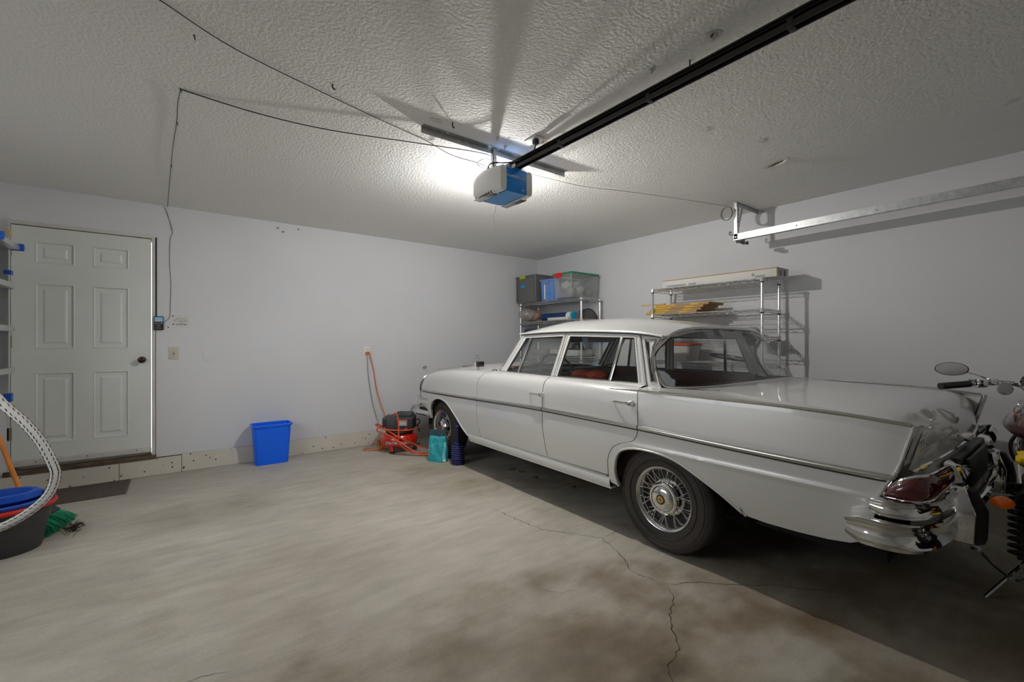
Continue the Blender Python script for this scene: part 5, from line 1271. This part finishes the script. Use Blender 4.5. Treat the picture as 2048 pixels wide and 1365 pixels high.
def cap_(name, label, loc, rz, mc, mbill, sc=1):
    t = thing(name, label, 'cap', loc, rz)
    MB().grid(lambda u, v: (.085*sc*math.cos(2*PI*u)*math.cos(v*PI/2)**.8*1.08, .080*sc*math.sin(2*PI*u)*math.cos(v*PI/2)**.8, .095*sc*math.sin(v*PI/2)), 24, 8, cu=True).build('crown', mc, t)
    MB().grid(lambda u, v: (.080*sc + .085*sc*v*math.cos((u-.5)*1.6), .085*sc*math.sin((u-.5)*1.9)*(1-.15*v), .012 - .012*v*v + .004), 14, 6).build('bill', mbill, t)
    MB().ball((0,0,.095*sc), .006, 8, 5).build('button', mc, t)
    return t
cap_('baseball_cap', 'pale grey cap with a black bill on the right end of the near shelving', (4.235, 1.93, ZS[3]), -PI/2, 'hat_grey', 'black', .95)
ht = thing('sun_hat', 'grey brimmed hat on the left end of the near shelving behind the car roof', 'hat', (4.305, 2.755, ZS[3]))
MB().lathe([(.145,0),(.150,.004),(.095,.018),(.080,.06),(.074,.085),(.05,.10),(0,.104)], 30).build('hat_body', 'felt_grey', ht)
tb = thing('storage_tub', 'white tub with a red lid on the near shelving seen through the rear window', 'tub', (4.27, 2.66, ZS[2]))
rtub([rrect(.105,.135,.03,.001), rrect(.125,.165,.035,.165)], cap1=True).build('tub_body', 'tub_white', tb)
rtub([rrect(.13,.170,.035,.160), rrect(.136,.176,.035,.163), rrect(.136,.176,.035,.178), rrect(.128,.168,.035,.184)], cap1=True).build('tub_lid', 'orange_red', tb)
pn = thing('spoked_ring', 'dark round spoked wheel lying on the near shelving seen through the rear window', 'wheel', (4.26, 2.13, ZS[2]+.018))
rg_ = MB(); rg_.tube([(.145*math.cos(2*PI*k/36), .185*math.sin(2*PI*k/36), .028+.030*math.sin(2*PI*k/36)) for k in range(36)], .010, 8, closed=True); rg_.build('rim', 'cabin_black', pn)
for a in (.3, 2.4, 4.5): MB().tube([(0,0,.03),(.145*math.cos(a), .185*math.sin(a), .028+.030*math.sin(a))], .007, 6).build('spoke', 'chrome_soft', pn)
MB().lathe([(.035,.012),(.040,.03),(.025,.045),(0,.047)], 16).build('hub', 'chrome_soft', pn)

# ------------- far unit: totes on top
def tote(name, label, cat, x0, x1, y0, y1, z0, h, mb, ml, taper=.02, lidh=.025, rib=True):
    t = thing(name, label, cat, ((x0+x1)/2, (y0+y1)/2, z0)); hx, hy = (x1-x0)/2, (y1-y0)/2
    rtub([rrect(hx-taper-.008,hy-taper-.008,.03,.001), rrect(hx-taper,hy-taper,.03,.006), rrect(hx-.006,hy-.006,.03,h-lidh)], cap1=False).build('tote_body', mb, t)
    rtub([rrect(hx-.008,hy-.008,.03,h-lidh-.004), rrect(hx+.006,hy+.006,.03,h-lidh), rrect(hx+.006,hy+.006,.03,h-.006), rrect(hx-.004,hy-.004,.03,h)], cap1=True).build('tote_lid', ml, t)
    return t, hx, hy
t, hx, hy = tote('storage_tote', 'dark grey tote with a lime latch on the far shelving', 'tote', 4.055, 4.51, 4.815, 5.275, ZS[5], .400, 'tote_grey', 'tote_grey')
MB().box(-hx-.014,-hx+.004,-.02,.115,.352,.402).build('latch', 'lime', t, bevel=.004)
MB().box(-hx+.0005,-hx+.0035,-.005,.09,.225,.262).build('tape_label', 'tape_blue', t)
for yy in (-hy+.03, hy-.03): MB().box(-hx+.003,-hx+.014,yy-.01,yy+.01,.02,.37).build('corner_rib', 'tote_grey', t)
t, hx, hy = tote('storage_tote', 'mid-blue tote between the grey and the clear tote on the far shelving', 'tote', 4.10, 4.48, 4.39, 4.775, ZS[5], .305, 'tote_blue', 'tote_blue')
MB().box(-hx-.012,-hx+.004,-.01,.12,.240,.285).build('handle', 'tote_blue', t, bevel=.005)
MB().box(-hx+.006,-hx+.012,.075,.095,.03,.24).build('white_strip', 'print_white', t)
MB().box(-hx+.011,-hx+.017,-.035,.055,.085,.120).build('tape_label', 'tape_blue', t)
for yy in (-.10, .0, .13): MB().box(-hx+.004,-hx+.016,yy-.006,yy+.006,.02,.25).build('body_rib', 'tote_blue', t)
t, hx, hy = tote('storage_tote', 'clear tote with a green lid and red latch on the far shelving', 'tote', 3.955, 4.475, 3.985, 4.345, ZS[5], .325, 'clear_plastic', 'lid_green', lidh=.018)
MB().box(-hx-.014,-hx+.004,.00,.12,.268,.326).build('latch', 'latch_red', t, bevel=.004)
for k, (x, y, z, s, mt_) in enumerate([(-.165,-.07,.085,.068,'cloth_grey'),(-.015,-.075,.10,.070,'cloth_white'),(.145,-.06,.085,.070,'cloth_grey'),(.075,.075,.19,.068,'cloth_white'),(-.10,.075,.17,.070,'cloth_white')]):
    random.seed(40+k); m = MB()
    m.grid(lambda u, v: (x+s*1.05*math.cos(2*PI*u)*math.sin(PI*v)*(1+.12*math.sin(6*PI*u+5*v)), y+s*.95*math.sin(2*PI*u)*math.sin(PI*v), max(.01, z-s*.8*math.cos(PI*v)*(1+.1*math.sin(10*u)))), 20, 10, cu=True)
    o = m.build('folded_cloth', mt_, loc=(4.215,4.165,ZS[5]+.012)); tag(o, ['grey bundled cloth at the front of the clear tote','white bundled cloth in the middle of the clear tote','grey bundled cloth at the wall side of the clear tote','white crumpled cloth showing at the top of the clear tote','white cloth heap at the back of the clear tote'][k], 'cloth')
# second level
pb = thing('plastic_bag', 'clear plastic bag of pinkish stuffing on the left end of the far shelving', 'bag', (4.17, 5.02, ZS[4]))
def lump(rx, ry, rz, sd, wob=.1):
    def fn(u, v):
        a, b = 2*PI*u, PI*v; w = 1+wob*math.sin(5*a+sd)*math.sin(3*b+sd)+wob*.6*math.sin(9*a+2*sd)*math.sin(7*b)
        return (rx*w*math.cos(a)*math.sin(b), ry*w*math.sin(a)*math.sin(b), rz*.96 - rz*w*math.cos(b)*.95)
    return fn
MB().grid(lump(.115,.10,.085,1,.06), 24, 12, cu=True).build('stuffing', 'pink_fill', pb, loc=(.02,-.03,.008))
MB().grid(lump(.155,.15,.100,2,.07), 24, 12, cu=True).build('film', 'poly_bag', pb, loc=(-.03,.03,.004))
rl_ = thing('rolled_mat', 'dark blue rolled mat with a bright cyan end on the far shelving', 'mat', (4.22, 4.20, ZS[4]))
MB().cyl((0,0,.055),(0,.62,.055),.052,n=24).build('roll', 'navy_fabric', rl_)
sp_ = MB(); sp_.tube([(.008*math.cos(a)*(1+a*.55), -.002, .055+.008*math.sin(a)*(1+a*.55)) for a in [k*.35 for k in range(24)]], .004, 5); sp_.build('spiral_end', 'cyan', rl_)
MB().cyl((0,-.006,.055),(0,.02,.055),.0535,n=24).build('end_band', 'cyan', rl_)
MB().cyl((0,.03,.055),(0,.11,.055),.0545,n=24).build('paper_band', 'print_white', rl_)
o = MB().cyl((0,0,0),(0,.22,.0),.042,n=18).build('rolled_cloth', 'navy_fabric', loc=(4.325, 4.58, ZS[4]+.044)); tag(o, 'navy cloth roll lying behind the rolled mat', 'cloth')
o = MB().box(0,.07,0,.40,.001,.036).build('slim_box', 'cardboard_white', loc=(4.10,4.20,ZS[4]), bevel=.003); tag(o, 'slim white box lying in front of the rolled mat', 'box')
gb = thing('arched_bag', 'dark grey arched bag at the right end of the far shelving', 'bag', (4.29, 4.05, ZS[4]))
MB().grid(lambda u, v: (.150*math.cos(PI*v), lerp(-.045,.045,u), .002+.135*math.sin(PI*v)), 4, 20).build('bag_shell', 'felt_grey', gb)
for yy in (-.045,.045): MB().add([(.150*math.cos(PI*k/20), yy, .002+.135*math.sin(PI*k/20)) for k in range(21)], [tuple(range(21))]).build('bag_side', 'felt_grey', gb)
MB().tube([(.150*math.cos(PI*k/20), -.047, .002+.135*math.sin(PI*k/20)) for k in range(21)], .005, 6).build('piping', 'black', gb)
# third level
gf = MB().grid(lump(.12,.23,.075,3,.10), 28, 12, cu=True).build('green_bag', 'green_fabric', loc=(4.28,4.56,ZS[3])); tag(gf, 'crumpled olive green bag just above the car roof on the far shelving', 'bag')
o = MB().box(0,.26,0,.26,.001,.140).build('navy_case', 'navy_case', loc=(4.14,4.92,ZS[3]), bevel=.02); tag(o, 'navy case on the left end of the far shelving above the car', 'case')
bb = MB().grid(lambda u, v: (.10*math.cos(PI*v), .16*math.cos(2*PI*u)*.0+lerp(-.14,.14,u), .002+.15*math.sin(PI*v)*(1-.3*(2*u-1)**2)), 10, 14).build('brown_bag', 'brown_bag', loc=(4.30,4.13,ZS[3])); tag(bb, 'rounded brown bag beside the olive bag on the far shelving', 'bag')
# fourth level, glimpsed through the windscreen
o = MB().box(0,.30,0,.55,.001,.10).build('white_bundle', 'cloth_white', loc=(4.13,4.05,ZS[2]), bevel=.03); tag(o, 'white folded bundle on the far shelving seen through the car windscreen', 'cloth')
o = MB().box(0,.28,0,.40,.001,.09).build('grey_bundle', 'cloth_grey', loc=(4.15,4.68,ZS[2]), bevel=.03); tag(o, 'grey folded bundle on the far shelving seen through the driver window', 'cloth')
bc = cap_('baseball_cap', 'black cap with a white antler mark resting on the white bundle', (4.20, 4.12, ZS[2]+.10), PI*.62, 'black', 'black', .95)
am = MB(); am.tube(catmull([(-.083,-.03,.03),(-.088,-.035,.045),(-.084,-.02,.06),(-.080,-.03,.072)], 3), .003, 5); am.tube(catmull([(-.085,-.015,.025),(-.088,-.02,.04),(-.084,-.035,.052)], 3), .003, 5); am.build('antler_mark', 'print_white', bc)

# ------------- on the front seat
sb = thing('red_gloves', 'pair of puffy orange-red gloves lying on the front seat', 'gloves', (CX0-.44, CY0+.93, .935))
for k, (dx, dy) in enumerate(((0,.07),(.02,-.07))): MB().grid(lump(.085,.085,.045,k*2,.10), 20, 10, cu=True).build('glove', 'orange_red', sb, loc=(dx,dy,.0))
# ================================================================== motorcycle behind the car (seen from its left rear; faces the right wall)
mc = thing('motorcycle', 'maroon and chrome cruiser motorcycle parked behind the car at the right edge', 'motorcycle', (2.80, .055, 0), rz=math.radians(5))
# local: +x forward (towards the right wall), +y = rider's left (towards the car)
def mwheel(x, r, w, nm):
    M = Matrix.Translation((x, 0, r)) @ Matrix.Rotation(PI/2, 4, 'X')
    ty = MB().lathe([(r-.085,-w*.42),(r-.05,-w*.5),(r-.02,-w*.42),(r-.004,-w*.2),(r,0),(r-.004,w*.2),(r-.02,w*.42),(r-.05,w*.5),(r-.085,w*.42)], 44, M, cap=False).build(nm, 'tyre', mc)
    MB().lathe([(r-.105,-w*.3),(r-.085,-w*.42),(r-.075,-w*.38),(r-.095,0),(r-.075,w*.38),(r-.085,w*.42),(r-.105,w*.3)], 44, M, cap=False).build('rim', 'chrome', ty)
    hb = MB().lathe([(.0,-.06),(.035,-.06),(.05,-.04),(.03,0),(.05,.04),(.035,.06),(0,.06)], 20, M).build('hub', 'chrome_soft', ty)
    sp = MB()
    for k in range(32):
        a0, s = 2*PI*k/32, (1 if k % 2 else -1); a1 = a0 + (.5 if k % 4 < 2 else -.5)
        sp.tube([M @ Vector((.04*math.cos(a0), .04*math.sin(a0), s*.04)), M @ Vector(((r-.095)*math.cos(a1), (r-.095)*math.sin(a1), 0))], .0018, 4)
    sp.build('spokes', 'chrome', ty, fix=False)
mwheel(-.02, .315, .14, 'rear_wheel'); mwheel(1.36, .32, .10, 'front_wheel')
def fender(xc, r, w, a0, a1, nm):
    MB().grid(lambda u, v: (xc + (r - .03*abs(2*v-1)**2)*math.cos(lerp(a0, a1, u)), w*(v-.5), .315 + (r - .03*abs(2*v-1)**2)*math.sin(lerp(a0, a1, u))), 22, 7).build(nm, 'tank_maroon', mc)
fender(-.02, .365, .17, math.radians(20), math.radians(195), 'rear_fender'); fender(1.36, .355, .13, math.radians(10), math.radians(165), 'front_fender')
# tank: teardrop body
def tankf(u, v):
    t = u; x = .22 + .60*t; hwid = .185*math.sin(PI*(t**.75*.92+.05))**.65; hh = .125*math.sin(PI*(t**.7*.93+.05))**.6; a = 2*PI*v
    ca, sa = math.cos(a), math.sin(a); zb = .835 + .055*t
    return (x, hwid*ca*(1-.18*max(0, sa)), zb + hh*sa*(1 if sa > 0 else .62))
tk_ = MB(); tk_.grid(tankf, 22, 28, cv=True); tk_.f += [tuple(range(28)), tuple(21*28+k for k in range(28))]
tko = tk_.build('fuel_tank', 'tank_maroon', mc)
MB().lathe([(.035,0),(.035,.014),(.028,.020),(0,.021)], 20, Matrix.Translation((.52,0,.975))).build('filler_cap', 'chrome', tko)
MB().tube([tankf(i/20, .08) for i in range(1, 20)], .003, 6).build('pinstripe', 'copper', tko)
MB().grid(lambda u, v: (lerp(-.34,.30,u), (.15-.05*sstep(.45,1,u))*(2*v-1)*(1), .655 + .03*sstep(.5,.0,u) + .045*math.sqrt(max(0,1-(2*v-1)**2)) - .05*math.sin(PI*min(1,u*1.3))), 20, 11).build('seat', 'seat_vinyl', mc, angle=80)
MB().box(-.30,.28,-.10,.10,.60,.665).build('seat_base', 'seat_vinyl', mc, bevel=.02)
yr = MB().grid(lump(.10,.075,.040,4,.14), 22, 10, cu=True).build('seat_rag', 'yellow_rag', loc=(2.90,.135,.712)); tag(yr, 'yellow cloth lying on the motorcycle seat', 'cloth')
# engine, frame, exhausts
MB().box(.25,.72,-.10,.10,.24,.46).build('crankcase', 'chrome_soft', mc, bevel=.03)
for x, tilt in ((.40,-.38),(.60,.38)):
    M = Matrix.Translation((x,0,.44)) @ Matrix.Rotation(tilt, 4, 'Y')
    cy = MB().lathe([(.062,0),(.062,.20),(.05,.22),(0,.22)], 20, M).build('cylinder', 'chrome_soft', mc)
    for k in range(8): MB().lathe([(.062,.02+.02*k),(.088,.022+.02*k),(.088,.028+.02*k),(.062,.03+.02*k)], 20, M, cap=False).build('cooling_fin', 'steel_dark', cy)
MB().lathe([(.085,0),(.085,.02),(.06,.03),(0,.032)], 24, Matrix.Translation((.35,.10,.34)) @ Matrix.Rotation(-PI/2, 4, 'X')).build('primary_cover', 'chrome', mc)
for y in (-.11,): 
    MB().tube(catmull([(.66,y,.50),(.74,y-.03,.40),(.62,y-.04,.25),(.30,y-.05,.23),(-.30,y-.05,.25)], 6), [.021]*19+[.030,.036,.038,.040,.040,.040], 12).build('exhaust', 'chrome', mc)
fr_ = MB()
for y in (-.11,.11):
    fr_.tube(catmull([(.86,0,.90),(.60,y*.4,.80),(.20,y,.70),(-.10,y,.62),(-.02,y,.315)], 5), .016, 8); fr_.tube(catmull([(.88,0,.80),(.82,y*.6,.45),(.70,y*.8,.22),(.20,y*.9,.22),(.10,y,.40),(.15,y,.68)], 5), .016, 8)
    fr_.tube([(-.02,y,.315),(.18,y*.9,.33)], .018, 8)
fr_.build('frame', 'black', mc)
# rear shocks: chrome cover over a black coil spring
for y in (-.13, .13):
    p0, p1 = Vector((.115, y, .725)), Vector((-.015, y, .33)); d = p1-p0
    sh_ = MB().tube([p0, p0 + d*.22], .030, 18).build('shock_cover', 'chrome', mc)
    MB().tube([p0 + d*.2, p0 + d*.96], .014, 10).build('damper', 'steel_dark', sh_)
    u1 = d.normalized().orthogonal(); v1 = d.normalized().cross(u1)
    MB().tube([p0 + d*lerp(.22,.93,k/110) + (u1*math.cos(k*.62)+v1*math.sin(k*.62))*.027 for k in range(111)], .0062, 6).build('coil_spring', 'black', sh_)
    MB().box(p0.x-.02, p0.x+.02, y-.016, y+.016, .715, .745).build('top_mount', 'chrome', sh_, bevel=.003)
# turn signals on stalks, amber lens facing rear; chrome bracket
for s in (-1, 1):
    stk = MB().tube([(-.08,s*.06,.60),(-.10,s*.12,.60),(-.105,s*.19,.60)], .010, 8).build('signal_stalk', 'black', mc)
    MB().ball((-.115,s*.185,.60), .032, 16, 10, (.9,1.15,.75)).build('signal_housing', 'black_gloss', stk)
    MB().grid(lambda u, v: (-.128 - .022*math.cos(v*PI/2), s*.185 + .036*math.sin(v*PI/2)*math.cos(2*PI*u), .60 + .025*math.sin(v*PI/2)*math.sin(2*PI*u)), 18, 6, cu=True).build('amber_lens', 'amber_lens', stk)
    MB().box(-.11, .10, *sorted((s*.105, s*.125)), .592, .606).build('signal_bracket', 'chrome', stk, bevel=.003)
MB().box(-.40,-.37,-.08,.08,.55,.66).build('tail_light', 'red_lens', mc, bevel=.01)
MB().box(-.385,-.38,-.10,.10,.38,.52).build('number_plate', 'white_plastic', mc)
# fork, headlamp, handlebar
for y in (-.105,.105):
    fk = MB().tube([(.92,y,.92),(1.36,y,.33)], [.021,.021], 12).build('fork_tube', 'chrome', mc)
    MB().tube([(1.14,y,.625),(1.37,y,.315)], [.029,.027], 12).build('fork_lower', 'chrome_soft', fk)
MB().box(.90,.99,-.13,.13,.885,.915).build('upper_yoke', 'chrome', mc, bevel=.008)
MB().grid(lambda u, v: (1.12 - .17*math.cos(v*PI/2)*1.0 + .0, .09*math.sin(v*PI/2)*math.cos(2*PI*u), .80 + .09*math.sin(v*PI/2)*math.sin(2*PI*u)), 24, 8, cu=True).build('headlamp_shell', 'chrome', mc)
MB().grid(lambda u, v: (1.12 + .02*math.cos(v*PI/2), .088*math.sin(v*PI/2)*math.cos(2*PI*u), .80 + .088*math.sin(v*PI/2)*math.sin(2*PI*u)), 24, 6, cu=True).build('headlamp_glass', 'glass', mc)
gpos = Vector((.80, .075, 1.035)); gdir = Vector((-.80, .0, .60)).normalized(); Mg = Matrix.Translation(gpos) @ gdir.to_track_quat('Z', 'Y').to_matrix().to_4x4()
ga = MB().lathe([(.0,-.055),(.040,-.050),(.052,-.02),(.054,.004),(.048,.010),(.044,.006)], 28, Mg, cap=False).build('speedometer', 'chrome', mc)
MB().lathe([(0,.004),(.046,.004)], 28, Mg, cap=False).build('dial', 'gauge_face', ga)
dm = MB()
for k in range(11):
    a = -2.2+.44*k; dm.tube([Mg @ Vector((.034*math.sin(a), .034*math.cos(a), .005)), Mg @ Vector((.040*math.sin(a), .040*math.cos(a), .005))], .0010, 4)
dm.tube([Mg @ Vector((0,0,.006)), Mg @ Vector((-.025,-.02,.006))], .001, 4); dm.build('dial_marks', 'print_white', ga)
for s in (-1, 1):
    hb = MB().tube(catmull([(.88,0,.955),(.87,s*.07,.985),(.82,s*.13,1.020),(.77,s*.20,1.030),(.66,s*.30,1.022),(.55,s*.405,1.010)], 6), .0125, 10).build('handlebar', 'chrome', mc)
    gr = MB().tube([(.655,s*.305,1.022),(.545,s*.41,1.008)], .0185, 14); go = gr.build('grip', 'black_gloss', hb)
    MB().box(-.028,.028,-.030,.030,-.022,.024, Matrix.Translation((.690,s*.272,1.025)) @ Matrix.Rotation(-s*.76, 4, 'Z')).build('switch_housing', 'chrome', hb, bevel=.008)
    for z in (-.005, .012): MB().box(-.018,-.004,-.032,-.028,z-.006,z+.006, Matrix.Translation((.690,s*.272,1.025)) @ Matrix.Rotation(-s*.76, 4, 'Z')).build('switch', 'black', hb)
    MB().box(-.022,.022,-.022,.022,-.016,.022, Matrix.Translation((.735,s*.225,1.030)) @ Matrix.Rotation(-s*.76, 4, 'Z')).build('lever_clamp', 'chrome', hb, bevel=.006)
    MB().tube(catmull([(.75,s*.235,1.020),(.74,s*.28,1.012),(.66,s*.37,1.0)], 4), .006, 8).build('lever', 'chrome', hb)
    MB().tube([(.735,s*.225,1.045),(.70,s*.29,1.075),(.672,s*.325,1.088)], .0045, 8).build('mirror_stem', 'chrome', hb)
    Mm = Matrix.Translation((.640,s*.372,1.100)) @ Matrix.Rotation(-PI/2+.10, 4, 'Y') @ Matrix.Rotation(0, 4, 'Z')
    def ell(r, z): return [Mm @ Vector((.036*r*math.cos(2*PI*k/32), .067*r*math.sin(2*PI*k/32), z)) for k in range(32)]
    rtub([ell(.2,-.020), ell(.75,-.015), ell(1,0), ell(1.02,.004), ell(.95,.006)], cap1=False).build('mirror_shell', 'black_gloss', hb)
    rtub([ell(.95,.0055), ell(.5,.0058)], cap0=False, cap1=True).build('mirror_glass', 'mirror', hb)
    MB().lathe([(.012,-.02),(.026,-.012),(.032,.004),(.028,.012),(0,.014)], 18, Matrix.Translation((.775,s*.175,.995)) @ Matrix.Rotation(-PI/2, 4, 'Y')).build('front_signal', 'chrome', hb)
    MB().box(.765,.80,*sorted((s*.15, s*.185)),1.01,1.03).build('signal_clamp', 'chrome', hb)
# cable loop, side stand, gear lever with a chrome foot
MB().tube(catmull([(.62,.13,.79),(.58,.155,.74),(.57,.15,.68),(.60,.12,.62)], 5), .008, 8).build('fuel_hose', 'black', mc)
gl_ = MB().tube(catmull([(.20,.12,.20),(.33,.15,.135),(.46,.215,.140),(.52,.255,.165)], 6), .0065, 8).build('gear_lever', 'chrome', mc)
MB().ball((.545,.275,.172), .016, 12, 8, (2.6,1.5,.6)).build('lever_toe', 'chrome', gl_)
MB().tube([(.42,.10,.22),(.36,.24,.0065)], .010, 8).build('side_stand', 'chrome', mc)
